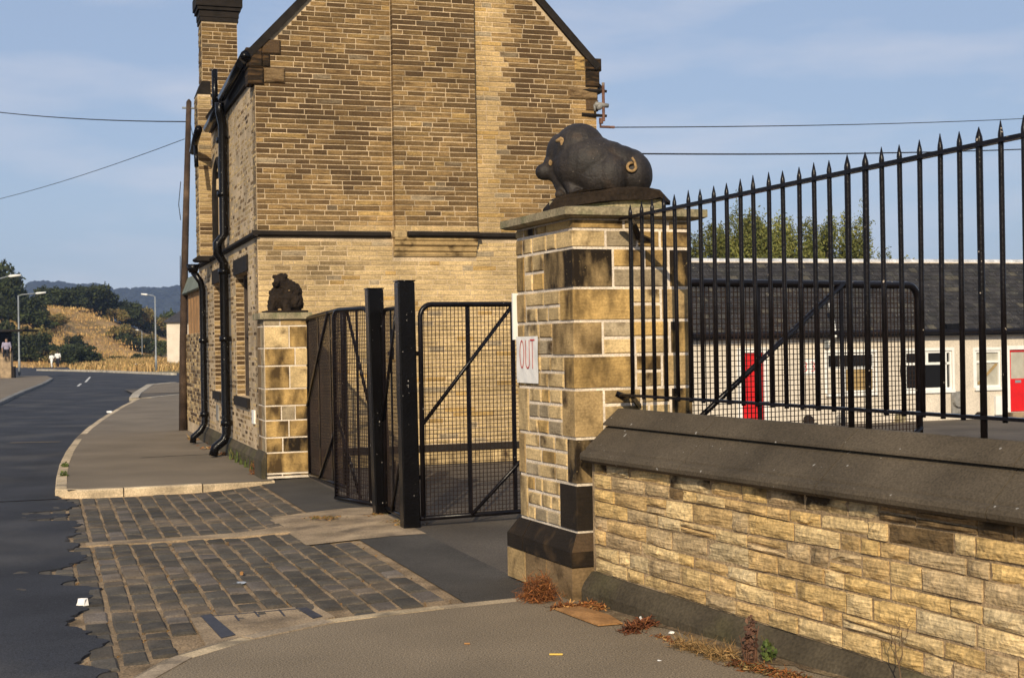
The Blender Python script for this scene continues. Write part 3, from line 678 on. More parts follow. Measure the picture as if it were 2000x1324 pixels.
# windows of the street side
for (a0, a1, c0, c1) in ((0.98, 2.25, 0.92, 2.66), (4.15, 5.0, 0.92, 2.66), (3.55, 4.5, 3.22, 4.56)):
    mb = MB(); t = 0.06
    mb.box(SF, a0, a0 + t, -0.20, -0.12, c0, c1); mb.box(SF, a1 - t, a1, -0.20, -0.12, c0, c1); mb.box(SF, a0 + t, a1 - t, -0.20, -0.12, c0, c0 + t); mb.box(SF, a0 + t, a1 - t, -0.20, -0.12, c1 - t, c1)
    mb.box(SF, a0 + t, a1 - t, -0.195, -0.13, (c0 + c1) / 2 - 0.03, (c0 + c1) / 2 + 0.03)
    wn = mb.build('window', M['timber'], LODGE)
    mb = MB(); mb.box(SF, a0 + t, a1 - t, -0.185, -0.17, c0 + t, c1 - t); mb.build('pane', M['glass'], wn)
    mb = MB(); mb.box(SF, a0 - 0.08, a1 + 0.08, -0.11, 0.045, c0 - 0.13, c0 - 0.001); mb.build('sill', M['soot'], wn)
    if c0 < 1:
        mb = MB(); mb.box(SF, a0 - 0.1, a1 + 0.1, -0.1, 0.022, c1 + 0.001, c1 + 0.22); mb.build('lintel', M['soot'], wn)
arc = [SF.P(4.02 + 0.50 * math.cos(q), 0.01, 4.02 + 0.56 * math.sin(q)) for q in np.linspace(0, PI, 17)]
mb = MB(); mb.tube([SF.P(4.52, 0.01, 3.2)] + arc + [SF.P(3.52, 0.01, 3.2)], 0.055, 6); mb.build('window_arch', M['soot'], LODGE)
# chimney on the street wall
CF = Fr(SF.P(5.03, 0, 0), u_, -w_)        # faces the camera
CL = Fr(SF.P(5.03, 0, 0), w_, -u_)        # faces the street
mb = MB(); mb.box(CF, -0.21, -0.001, -0.5, 0, 3.13, 5.80); mb.box(CF, -0.13, 0.45, -0.45, 0, 5.80, 7.12)
chim = mb.build('chimney', M['mortar'], LODGE)
cb = []; z = 3.14
while z < 6.95:
    z1 = z + 0.067
    if z1 < 5.79:
        course_run(CF, -0.21, -0.002, z, z1, s_tone, cb, lens=(0.25,)); course_run(CL, 0.0, 0.5, z, z1, s_tone, cb, 0.21)
    elif z > 5.81:
        course_run(CF, -0.13, 0.45, z, z1, g_tone, cb, lens=(0.15, 0.22, 0.3)); course_run(CL, 0, 0.45, z, z1, s_tone, cb, 0.13)
    z = z1
mb = MB()
for q in cb: brick_geo(mb, *q[:6], tone=sc(q[6], 0.72), r=rb)
mb.build('bricks', M['brick'], chim, kind='stuff')
mb = MB()
mb.add([CF.P(-0.22, 0.015, 5.79), CF.P(0.0, 0.015, 5.79), CF.P(0.0, 0.015, 6.0), CF.P(-0.14, 0.015, 6.0), CF.P(-0.22, -0.51, 5.79), CF.P(0.0, -0.51, 5.79), CF.P(0.0, -0.51, 6.0), CF.P(-0.14, -0.51, 6.0)],
       [(0, 1, 2, 3), (4, 5, 6, 7), (0, 3, 7, 4), (0, 1, 5, 4), (2, 3, 7, 6)]); mb.build('shoulder', M['soot'], chim)
mb = MB()
for (e, z0, z1) in ((0.02, 6.99, 7.06), (0.03, 7.061, 7.17), (0.06, 7.171, 7.23), (0.085, 7.231, 7.42), (0.05, 7.421, 7.6)):
    mb.box(CF, -0.13 - e, 0.45 + e, -0.45 - e, e, z0, z1)
mb.build('chimney_cap', M['soot'], chim)
# gutter, vent pipe, drainpipes
mb = MB(); mb.tube([SF.P(-0.10, 0.13, 5.385), SF.P(1.2, 0.13, 5.33), SF.P(2.45, 0.13, 5.28)], 0.062, 10); mb.build('gutter', M['paint'], LODGE, True)
mb = MB(); mb.tube([SF.P(2.85, 0.13, 5.19), SF.P(4.45, 0.13, 5.13)], 0.062, 10); mb.build('gutter', M['paint'], LODGE, True)
def off25(x, y): return onpl(x, y, CN - u_ * 0.30, u_)
mb = MB(); mb.tube([off25(388, 252), off25(382, 272), off25(377, 297)], 0.06, 8); mb.tube([off25(382, 285), off25(384, 326)], 0.035, 8); mb.build('gutter', M['paint'], LODGE, True)
mb = MB(); mb.box(SF, 0.05, 4.9, 0.004, 0.05, 5.13, 5.40); mb.build('fascia', M['soot'], LODGE)
mb = MB(); mb.tube([SF.P(3.3, 0.13, 5.16), SF.P(3.3, 0.13, 5.86)], 0.045, 10); mb.build('vent_pipe', M['paint'], LODGE, True)
PR = 0.068
mb = MB(); mb.tube([SF.P(2.66, 0.14, 5.24), SF.P(2.70, 0.13, 5.10), SF.P(2.72, 0.09, 4.92), SF.P(2.78, 0.09, 3.30), SF.P(2.78, 0.19, 3.16), SF.P(2.78, 0.19, 3.02), SF.P(2.78, 0.10, 2.88), SF.P(2.78, 0.10, 0.34), SF.P(2.78, 0.14, 0.24), SF.P(2.78, 0.27, 0.14), SF.P(2.78, 0.30, 0.02)], PR, 12)
for zz in (4.7, 3.9, 2.75, 1.75, 0.5): mb.tube([SF.P(2.78, 0.095, zz - 0.04), SF.P(2.78, 0.095, zz + 0.04)], PR * 1.3, 12)
for dz in (0.06,): mb.tube([SF.P(2.90, 0.07, 3.3), SF.P(2.90, 0.07, 5.0)], 0.035, 8)
mb.build('drainpipe', M['paint'], LODGE, True)
mb = MB(); mb.tube([SF.P(5.88, 0.24, 2.92), SF.P(5.88, 0.12, 2.75), SF.P(5.88, 0.09, 2.6), SF.P(5.88, 0.09, 0.34), SF.P(5.88, 0.16, 0.22), SF.P(5.88, 0.28, 0.12), SF.P(5.88, 0.29, 0.02)], 0.056, 10)
for zz in (1.75, 0.5): mb.tube([SF.P(5.88, 0.09, zz - 0.04), SF.P(5.88, 0.09, zz + 0.04)], 0.075, 10)
mb.tube([SF.P(5.88, 0.24, 2.90), SF.P(5.88, 0.24, 3.04)], [0.07, 0.12], 8)
mb.build('drainpipe', M['paint'], LODGE, True)
mb = MB(); mb.box(SF, 0.42, 0.62, 0.0, 0.025, 0.60, 0.78); mb.build('vent_cover', M['white'], LODGE)
mb = MB(); mb.box(SF, 4.5, 4.75, 0.0, 0.025, 0.45, 0.70); mb.build('vent_cover', M['ceramic'], LODGE)
# low wing beyond: brick below, boarding above, sheet roof
mb = MB(); mb.box(SF, LEN + 0.01, 10.1, -2.5, -0.02, 0, 1.90); wing = mb.build('low_wing', M['mortar'], LODGE)
wb = []; z = 0.2
while z < 1.85:
    course_run(SF, LEN + 0.02, 10.1, z, z + 0.068, s_tone, wb, -0.02, lens=(0.18, 0.24, 0.3)); z += 0.068
mb = MB()
for q in wb: brick_geo(mb, *q[:6], tone=q[6], r=rb)
mb.build('bricks', M['brick'], wing, kind='stuff')
for k in range(9):
    mb = MB(); mb.box(SF, LEN + 0.02 + k * 0.27, LEN + 0.27 + k * 0.27, -0.10, -0.03 - 0.006 * (k % 2), 1.90, 2.72); mb.build('board', M['board'], wing)
mb = MB(); mb.prism([(0.04, 2.68), (0.06, 2.70), (-0.06, 3.02), (-0.6, 3.2), (-0.6, 2.68)], SF, LEN - 0.4, 10.1); mb.build('sheet_roof', M['sheet'], wing)
# plants: none here; wire bracket on the far gable corner
WB = thing('wire_bracket', GF.P(4.75, 0, 4.5), 'rusty pipe bracket with ceramic insulator on the lodge corner behind the pig', 'bracket')
def gq(x, y, off=0.06): return onpl(x, y, CN - w_ * off, w_)
mb = MB(); mb.tube([gq(1178, 162), gq(1179, 237)], 0.022, 8); mb.build('mast', M['rust'], WB)
for y in (178, 226):
    mb = MB(); mb.tube([gq(1136, y - 2, 0.0), gq(1185, y + 1)], [0.03, 0.02], 6); mb.build('arm', M['soot'], WB)
mb = MB(); mb.tube([gq(1161, 208), gq(1164, 205), gq(1188, 207)], [0.02, 0.045, 0.03], 8); mb.ball(gq(1170, 209), 0.05); mb.tube([gq(1161, 205), gq(1162, 217)], 0.018, 6); mb.build('insulator', M['ceramic'], WB, True)
mb = MB(); mb.tube([gq(1174, 231), gq(1174, 242)], 0.032, 8); mb.tube([gq(1173, 243), gq(1172, 248), gq(1200, 249)], 0.018, 6); mb.build('wire_clamp', M['rust'], WB)

# ------------------------------------------------------------------ near gate pillar
P0 = gnd(1130, 1168)
pb = math.radians(22)
d_l = V(-math.sin(pb), math.cos(pb), 0); n_l = V(-math.cos(pb), -math.sin(pb), 0); r_l = -n_l
PD, PW = 0.93, 0.84
PIL = thing('gate_pillar', P0, 'broad stone gate pillar with pale pointing, carrying the large pig statue', 'gate pillar', 'stone gate pillars')
LFc = Fr(P0, d_l, n_l); FFc = Fr(P0, r_l, -d_l)
mb = MB(); mb.box(FFc, 0.004, PW - 0.004, -PD + 0.004, -0.004, 0.0, 2.385); core = mb.build('core', M['pointing'], PIL)
rp_ = random.Random(8)
ROWS = [(.412, .71), (.71, 1.0), (1.0, 1.307), (1.307, 1.52), (1.52, 1.738), (1.738, 1.947), (1.947, 2.2), (2.2, 2.317), (2.317, 2.383)]
QL = [.25, .12, .19, .15, .33, .20, .45, .24, .40]
QF = [.20, .22, .19, .42, .19, .40, .27, .22, .35]
QT = [PAL['black'], PAL['black'], PAL['mid'], PAL['brown'], PAL['grey'], PAL['brown'], PAL['black'], PAL['light'], PAL['ochre']]
FL = [.13, .10, .17, .08, .11, .14, .13, .10, .12]
G_ = 0.010
def pst(fr, a0, a1, z0, z1, tone, front=0.004, name='stone'):
    mt = 'dressed'
    if tone in (PAL['black'], PAL['dark']): mt = 'dressed_sooty'; tone = PAL['ochre']
    elif tone == PAL['brown'] or rp_.random() < 0.22: mt = 'dressed_stain'; tone = PAL['ochre'] if rp_.random() < 0.5 else PAL['light']
    mb = MB(); brick_geo(mb, fr, a0, a1, z0, z1, front + rp_.uniform(0, 0.003), 0.02, 0.006, sc(tone, rp_.uniform(0.85, 1.12)), rp_); return mb.build(name, M[mt], PIL)
def quoin(ql, qf, z0, z1, tone):
    mt = 'dressed'
    if z0 < 0.72: tone = (0.019, 0.013, 0.008)
    elif tone in (PAL['black'], PAL['dark']): mt = 'dressed_sooty'; tone = PAL['mid']
    elif tone in (PAL['brown'], PAL['grey']): mt = 'dressed_stain'; tone = PAL['ochre'] if tone == PAL['brown'] else PAL['mid']
    mb = MB(); f = 0.004
    P = lambda a, b, z: P0 + d_l * a + r_l * b + V(0, 0, z)
    c = 0.006
    lo = [(ql, -f), (-f + c, -f), (-f, -f + c), (-f, qf), (0.02, qf), (0.02, 0.02), (ql, 0.02)]
    vs = [P(a, b, z0) for a, b in lo] + [P(a, b, z1) for a, b in lo]
    n = len(lo); mb.add(vs, [(i, (i + 1) % n, n + (i + 1) % n, n + i) for i in range(n)] + [(0, 1, 5, 6), (1, 2, 4, 5), (2, 3, 4)] + [(n, n + 1, n + 5, n + 6), (n + 1, n + 2, n + 4, n + 5), (n + 2, n + 3, n + 4)], sc(tone, rp_.uniform(0.9, 1.1)))
    mb.build('quoin', M[mt], PIL)
for k, (z0, z1) in enumerate(ROWS):
    quoin(QL[k], QF[k], z0 + G_, z1 - G_, QT[k])
    lt = [PAL['brown'], PAL['mid'], PAL['brown'], PAL['ochre'], PAL['mid'], PAL['mid'], PAL['black'], PAL['mid'], PAL['brown']][k]
    pst(LFc, PD - FL[k], PD, z0 + G_, z1 - G_, lt, name='quoin')
    rows = 1 if z1 - z0 < 0.15 else (2 if z1 - z0 < 0.28 else 3)
    for j in range(rows):
        y0 = z0 + (z1 - z0) * j / rows; y1 = z0 + (z1 - z0) * (j + 1) / rows
        a = QL[k] + G_; end = PD - FL[k] - G_
        while a < end - 0.03:
            b = min(a + rp_.uniform(0.12, 0.30), end)
            if end - b < 0.08: b = end
            t = rp_.choice([PAL['light'], PAL['light'], PAL['mid'], PAL['grey'], PAL['light'], PAL['brown']]) if k < 8 else PAL['dark']
            pst(LFc, a + G_, b - G_, y0 + G_, y1 - G_, t); a = b
        a = QF[k] + G_; rq = [.16, .22][k % 2]; end = PW - rq
        while a < end - 0.03:
            b = min(a + rp_.uniform(0.2, 0.42), end)
            if end - b < 0.1: b = end
            t = rp_.choice([PAL['light'], PAL['ochre'], PAL['mid'], PAL['light'], PAL['grey']]) if k not in (6, 7) else rp_.choice([PAL['ochre'], PAL['brown'], PAL['grey']])
            pst(FFc, a + G_, b - G_, y0 + G_, y1 - G_, t); a = b
    pst(FFc, PW - [.16, .22][k % 2] + G_, PW - 0.002, z0 + G_, z1 - G_, [PAL['dark'], PAL['brown'], PAL['black'], PAL['mid'], PAL['black'], PAL['mid'], PAL['black'], PAL['ochre'], PAL['mid']][k], name='quoin')
# pillar plinth: upright base stones and a sooty weathered course
def pil_ring(z0, e0, z1, e1, name, tones, splitsL, splitsF):
    for face, dim, spl in ((LFc, PD, splitsL), (FFc, PW, splitsF)):
        xs = [0] + spl + [1]
        for i in range(len(xs) - 1):
            a0, a1 = xs[i] * dim, xs[i + 1] * dim
            A0 = -1 if i == 0 else 0; A1 = 1 if i == len(xs) - 2 else 0
            g0 = 0 if A0 else 0.007; g1 = 0 if A1 else 0.007
            mb = MB()
            vs = [face.P(a0 - (e0 if A0 else 0) + g0, e0, z0), face.P(a1 + (e0 if A1 else 0) - g1, e0, z0), face.P(a1 + (e1 if A1 else 0) - g1, e1, z1), face.P(a0 - (e1 if A0 else 0) + g0, e1, z1)]
            vs += [face.P(a0 + g0, -0.02, z0), face.P(a1 - g1, -0.02, z0), face.P(a1 - g1, -0.02, z1), face.P(a0 + g0, -0.02, z1)]
            mb.add(vs, [(0, 1, 2, 3), (0, 1, 5, 4), (1, 2, 6, 5), (2, 3, 7, 6), (3, 0, 4, 7)], sc(random.choice(tones), random.uniform(0.85, 1.1)))
            mb.build(name, M['dressed'], PIL)
pil_ring(0.0, 0.075, 0.20, 0.075, 'base_stone', [PAL['brown'], PAL['mid'], PAL['brown']], [0.35, 0.74], [0.4])
pil_ring(0.208, 0.075, 0.300, 0.075, 'plinth_stone', [PAL['black']], [0.78], [])
pil_ring(0.301, 0.075, 0.405, 0.012, 'plinth_stone', [PAL['black'], PAL['dark']], [0.78], [])
# cap
mb = MB(); e = 0.085; e2 = 0.02
def capv(ex, z): return [P0 + d_l * a + r_l * b + V(0, 0, z) for a, b in ((-ex, -ex), (-ex, PW + ex), (PD + ex, PW + ex), (PD + ex, -ex))]
vs = capv(e - 0.03, 2.386) + capv(e, 2.40) + capv(e, 2.448) + capv(-0.12, 2.475)
mb.add(vs, [(0, 1, 2, 3)] + [(4 * k + i, 4 * k + (i + 1) % 4, 4 * k + 4 + (i + 1) % 4, 4 * k + 4 + i) for k in range(3) for i in range(4)] + [(12, 13, 14, 15)]); mb.build('cap', M['cap'], PIL)
# paper sign OUT, and the white board edge behind
SG = thing('paper_sign', LFc.P(0.73, 0.012, 1.5), 'white paper sign with red letters OUT on the stone pillar', 'sign')
mb = MB(); nn = 6; vs = []
for j in range(nn + 1):
    for i in range(nn + 1):
        a = 0.545 + 0.375 * i / nn; zz = 1.335 + 0.315 * j / nn
        vs.append(LFc.P(a, 0.017 + 0.003 * math.sin(9 * i + 5 * j) * 0.5, zz))
mb.add(vs, [(j * (nn + 1) + i, j * (nn + 1) + i + 1, (j + 1) * (nn + 1) + i + 1, (j + 1) * (nn + 1) + i) for j in range(nn) for i in range(nn)])
mb.build('sheet', M['paper'], SG)
def stroke(mb, pts, wd_, b=0.0215):
    for (a0, z0), (a1, z1) in zip(pts, pts[1:]):
        d = V(a1 - a0, z1 - z0); l = np.linalg.norm(d); d = d / l; n = V(-d[1], d[0]) * wd_ / 2; d = d * wd_ * 0.25
        mb.add([LFc.P(a0 - d[0] + n[0], b, z0 - d[1] + n[1]), LFc.P(a1 + d[0] + n[0], b, z1 + d[1] + n[1]), LFc.P(a1 + d[0] - n[0], b, z1 + d[1] - n[1]), LFc.P(a0 - d[0] - n[0], b, z0 - d[1] - n[1])], [(0, 1, 2, 3)])
sw = 0.0085
# the face is seen raking from the right, so letters start at large a
mO = MB(); stroke(mO, [(0.815 + 0.034 * math.cos(q), 1.530 + 0.092 * math.sin(q)) for q in np.linspace(0, 2 * PI, 25)], sw); mO.build('letter', M['redink'], SG)
mU = MB(); stroke(mU, [(0.748, 1.624), (0.748, 1.475)] + [(0.716 + 0.032 * math.cos(q), 1.475 + 0.038 * math.sin(q)) for q in np.linspace(0, -PI, 11)] + [(0.684, 1.475), (0.684, 1.624)], sw); mU.build('letter', M['redink'], SG)
mT = MB(); stroke(mT, [(0.668, 1.626), (0.592, 1.626)], sw); stroke(mT, [(0.630, 1.624), (0.630, 1.435)], sw, 0.0218); mT.build('letter', M['redink'], SG)
NB = MB(); NB.box(LFc, PD + 0.012, PD + 0.03, -0.45, 0.030, 1.63, 1.95)
single(NB, 'notice_board', M['white'], 'white notice board edge fixed behind the pillar with the OUT sign', 'notice board', loc=LFc.P(PD + 0.02, -0.2, 1.63))

# ------------------------------------------------------------------ statues: one remeshed body each
from mathutils import noise as MN
def blob(prims, voxel, smooth=6, rough=0.0, rscale=14):
    mb = MB()
    for p in prims:
        if p[0] == 'e': mb.ball(p[1], p[2], 20, 14)
        else:
            A, B, r0, r1 = V(*p[1]), V(*p[2]), p[3], p[4]; n = max(4, int(np.linalg.norm(B - A) / (min(r0, r1) * 0.5)))
            for i in range(n + 1): mb.ball(A + (B - A) * i / n, r0 + (r1 - r0) * i / n, 12, 9)
    me = mb.mesh('tmp'); o = bpy.data.objects.new('tmp', me); COL.objects.link(o)
    m = o.modifiers.new('r', 'REMESH'); m.mode = 'VOXEL'; m.voxel_size = voxel; m.use_smooth_shade = True
    s_ = o.modifiers.new('s', 'SMOOTH'); s_.factor = 0.6; s_.iterations = smooth
    dg = bpy.context.evaluated_depsgraph_get(); me2 = bpy.data.meshes.new_from_object(o.evaluated_get(dg))
    bpy.data.objects.remove(o)
    if rough:
        n_ = len(me2.vertices); co = np.empty(n_ * 3); no = np.empty(n_ * 3); me2.vertices.foreach_get('co', co); me2.vertices.foreach_get('normal', no)
        co = co.reshape(-1, 3); no = no.reshape(-1, 3)
        dd = np.array([MN.noise(Vector(q)) + 0.5 * MN.noise(Vector(q * 2.3)) for q in co * rscale])
        me2.vertices.foreach_set('co', (co + no * (rough * dd)[:, None]).ravel()); me2.update()
    return me2
def blob_obj(name, prims, voxel, smooth, mat, parent=None, loc=None, rotz=0.0, rough=0.0, rscale=14):
    me = blob(prims, voxel, smooth, rough, rscale); me.name = name; me.materials.clear(); me.materials.append(mat)
    o = link(name, me, parent)
    if loc is not None: o.location = [float(q) for q in loc]
    o.rotation_euler.z = rotz; return o
Z0 = 2.575
PC = at(1168, 376, 9.17); PC[2] = Z0
prims = [('e', (-0.06, 0.02, 0.20), (0.24, 0.19, 0.205)), ('e', (-0.115, 0.05, 0.275), (0.19, 0.165, 0.215)), ('e', (0.05, 0.03, 0.185), (0.205, 0.17, 0.185)),
         ('e', (-0.235, 0.08, 0.285), (0.105, 0.10, 0.145)), ('e', (-0.272, 0.085, 0.21), (0.088, 0.085, 0.105)), ('c', (-0.305, 0.085, 0.185), (-0.358, 0.08, 0.172), 0.068, 0.056), ('e', (-0.255, 0.07, 0.145), (0.072, 0.075, 0.06)),
         ('e', (0.235, 0.0, 0.13), (0.130, 0.15, 0.158)), ('e', (0.20, 0.02, 0.165), (0.15, 0.14, 0.15)), ('e', (0.075, -0.09, 0.12), (0.125, 0.105, 0.145)), ('e', (0.0, -0.08, 0.12), (0.15, 0.10, 0.135)), ('e', (0.14, -0.02, 0.20), (0.15, 0.12, 0.13)),
         ('c', (-0.19, -0.01, 0.16), (-0.165, -0.06, 0.03), 0.075, 0.048), ('c', (-0.155, -0.06, 0.015), (-0.135, -0.11, 0.008), 0.042, 0.03),
         ('c', (-0.24, 0.05, 0.13), (-0.225, 0.03, 0.03), 0.07, 0.048), ('c', (-0.225, 0.02, 0.015), (-0.255, -0.01, 0.01), 0.042, 0.034)]
PIG = thing('pig_statue', PC, 'large soot-black stone pig crouching on the near gate pillar', 'statue')
body = blob_obj('body', prims, 0.008, 3, M['statue'], PIG, rough=0.0018, rscale=24)
def pl(*p): return V(*p) + PC
mb = MB(); mb.tube([pl(-0.272, -0.020, 0.362), pl(-0.242, -0.045, 0.368), pl(-0.212, -0.056, 0.355)], [0.010, 0.020, 0.012], 8)
mb.tube([pl(-0.232, -0.052, 0.360), pl(-0.230, -0.054, 0.325), pl(-0.236, -0.042, 0.295)], [0.018, 0.016, 0.006], 8); mb.build('ear', M['worn'], PIG, True)
mb = MB(); mb.ball(pl(-0.312, 0.000, 0.222), (0.013, 0.008, 0.020)); mb.build('eye', M['worn'], PIG, True)
mb = MB(); mb.ball(pl(-0.272, -0.008, 0.195), (0.014, 0.008, 0.036)); mb.build('tusk', M['worn'], PIG, True)
tl = [pl(0.212 + 0.028 * math.cos(q), -0.165 - 0.006 * q / 3, 0.165 + 0.028 * math.sin(q)) for q in np.linspace(-1.6 * PI, -0.05 * PI, 15)]
mb = MB(); mb.tube([pl(0.19, -0.12, 0.195)] + tl + [pl(0.23, -0.175, 0.20), pl(0.215, -0.17, 0.225)], [0.010] * 15 + [0.010, 0.008], 7); mb.build('tail', M['worn'], PIG, True)
# rock base below the pig
def rock_slab(name, cx, prof, d0, d1, parent, mat, seed):
    r = random.Random(seed); mb = MB(); n = len(prof); m = 7; vs = []
    for j in range(m + 1):
        y = d0 + (d1 - d0) * j / m; e = 1 - abs(j / m - 0.5) * 0.25
        for (x, zt, zb) in prof:
            vs.append(pl(x * e, y + r.uniform(-.012, .012), zt + r.uniform(-0.008, 0.006)))
        for (x, zt, zb) in prof[::-1]:
            vs.append(pl(x * e, y + r.uniform(-.012, .012), zb + r.uniform(-0.008, 0.008)))
    w2 = 2 * n
    fs = [(j * w2 + i, j * w2 + (i + 1) % w2, (j + 1) * w2 + (i + 1) % w2, (j + 1) * w2 + i) for j in range(m) for i in range(w2)]
    fs += [tuple(range(w2)), tuple(m * w2 + i for i in range(w2 - 1, -1, -1))]
    mb.add(vs, fs); return mb.build(name, mat, parent)
rock_slab('rock_base', 0, [(-0.375, -0.085, -0.118), (-0.33, -0.035, -0.116), (-0.25, -0.008, -0.105), (-0.15, 0.010, -0.088), (0.0, 0.020, -0.070), (0.12, 0.028, -0.064), (0.25, 0.030, -0.058), (0.36, 0.025, -0.052), (0.44, 0.0, -0.045), (0.485, -0.045, -0.065)], -0.25, 0.28, PIG, M['rock'], 3)
mb = MB(); mb.box(Fr(PC, (1, 0, 0), (0, 1, 0)), -0.33, 0.40, -0.20, 0.26, -0.125, -0.052); mb.build('bedding', M['cap'], PIG)

# ------------------------------------------------------------------ far gate pillar and its statue
Q0 = gnd(520, 935)
PIL2 = thing('gate_pillar', Q0, 'narrow far stone pillar at the lodge corner, carrying the small crouching statue', 'gate pillar', 'stone gate pillars')
QF_ = Fr(Q0, u_, -w_); QL_ = Fr(Q0, w_, -u_)
mb = MB(); mb.box(QF_, 0.003, 0.537, -0.55, -0.003, 0.0, 1.955); mb.build('core', M['pointing'], PIL2)
r2 = random.Random(17)
lay = [(0.02, 0.055, [(0, .2, 'dark'), (.2, .54, 'black')]), (0.06, .315, [(0, .54, 'ochre')]), (.315, .50, [(0, .21, 'brown'), (.21, .54, 'black')]), (.50, .71, [(0, .29, 'brown'), (.29, .54, 'ochre')]),
       (.71, .89, [(0, .2, 'ochre'), (.2, .37, 'grey'), (.37, .54, 'dark')]), (.89, 1.10, [(0, .54, 'brown')]), (1.10, 1.38, [(0, .31, 'ochre'), (.31, .54, 'light')]), (1.38, 1.60, [(0, .38, 'ochre'), (.38, .54, 'light')]),
       (1.60, 1.87, [(0, .31, 'light'), (.31, .54, 'brown')]), (1.87, 1.955, [(0, .2, 'grey'), (.2, .54, 'mid')])]
for z0, z1, cells in lay:
    for a0, a1, t in cells:
        mb = MB(); brick_geo(mb, QF_, a0 + 0.006, a1 - 0.006, z0 + 0.007, z1 - 0.007, 0.004, 0.02, 0.008, sc(PAL['ochre'] if t in ('brown', 'black', 'dark') else PAL[t], r2.uniform(0.95, 1.15)), r2); mb.build('stone', M[{'brown': 'dressed_stain', 'ochre': 'dressed_stain', 'black': 'dressed_sooty', 'dark': 'dressed_sooty'}.get(t, 'dressed')], PIL2)
    mb = MB(); brick_geo(mb, QL_, 0.006, 0.28, z0 + 0.007, z1 - 0.007, 0.004, 0.02, 0.008, PAL['grey'], r2); mb.build('stone', M['dressed'], PIL2)
    mb = MB(); brick_geo(mb, QL_, 0.292, 0.545, z0 + 0.007, z1 - 0.007, 0.004, 0.02, 0.008, PAL['brown'], r2); mb.build('stone', M['dressed'], PIL2)
mb = MB(); mb.box(QF_, -0.05, 0.59, -0.60, 0.05, 1.957, 2.035); mb.build('cap', M['cap'], PIL2)
mb = MB(); mb.prism([(0.0, 0.0), (0.06, 0.0), (0.06, 0.22), (0.012, 0.33), (0.0, 0.33)], QL_, -0.03, 0.58); mb.build('plinth_stone', M['plinth'], PIL2)
SC2 = QF_.P(0.30, -0.26, 2.035)
ST2 = thing('animal_statue', SC2, 'small black stone animal crouching on the far narrow gate pillar', 'statue')
blob_obj('body', [('e', (0.0, 0.03, 0.10), (0.225, 0.19, 0.12)), ('e', (0.075, 0.03, 0.22), (0.150, 0.16, 0.165)), ('e', (-0.055, 0.0, 0.17), (0.135, 0.17, 0.19)), ('e', (0.12, 0.0, 0.13), (0.115, 0.15, 0.14)), ('e', (0.02, 0.0, 0.31), (0.135, 0.13, 0.125)),
                  ('e', (-0.03, -0.02, 0.38), (0.095, 0.11, 0.115)), ('e', (-0.07, -0.13, 0.37), (0.055, 0.055, 0.05)), ('c', (-0.10, -0.11, 0.2), (-0.13, -0.17, 0.03), 0.06, 0.045), ('c', (0.05, -0.13, 0.18), (0.06, -0.17, 0.03), 0.065, 0.045),
                  ('c', (-0.10, -0.03, 0.46), (-0.125, -0.06, 0.455), 0.025, 0.016), ('c', (0.02, -0.03, 0.475), (0.045, -0.07, 0.46), 0.025, 0.018)], 0.011, 2, M['rock'], ST2, rough=0.022, rscale=16)
mb = MB()
for (x, y, z, r) in ((-0.09, -0.19, 0.035, 0.018), (0.035, -0.165, 0.275, 0.009)): mb.ball(SC2 + u_ * x - w_ * (-y) * 1.0 + V(0, 0, z), (r * 1.4, r * 0.7, r))
mb.build('worn_patch', M['worn'], ST2, True)
mb = MB(); mb.box(Fr(SC2, u_, -w_), -0.25, 0.26, -0.24, 0.22, 0.0, 0.03); mb.build('base', M['rock'], ST2)

# ------------------------------------------------------------------ low boundary wall
W0 = gnd(1160, 1172); W1 = gnd(1700, 1324); dw = (W1 - W0) / np.linalg.norm(W1 - W0); nw = V(dw[1], -dw[0], 0)
WF = Fr(W0, dw, nw)
WL = 5.4
BW = thing('boundary_wall', W0, 'low rubble stone wall with heavy black chamfered coping under the railing', 'wall')
zc = lambda a: 0.865 - 0.0135 * a            # underside of coping
zp = lambda a: 0.185 - 0.036 * min(a, 4.6)   # top of plinth
mb = MB()
vs = [WF.P(a, b, zc(a) + 0.05 if k else -0.1) for k in (0, 1) for (a, b) in ((0.0, -0.004), (WL, -0.004), (WL, -0.40), (0.0, -0.40))]
mb.box8(vs); mb.build('core', M['rubble_mortar'], BW)
rw = random.Random(5); NC = 8
ks = [0.0]
for i in range(NC): ks.append(ks[-1] + rw.uniform(0.9, 1.12))
ks = [k / ks[-1] for k in ks]
def wz(a, k):
    kk = k + 0.014 * math.sin(a * 2.1 + k * 23) * min(1, k * 8, (1 - k) * 8)
    return zp(a) + (zc(a) - zp(a)) * kk
wt = []
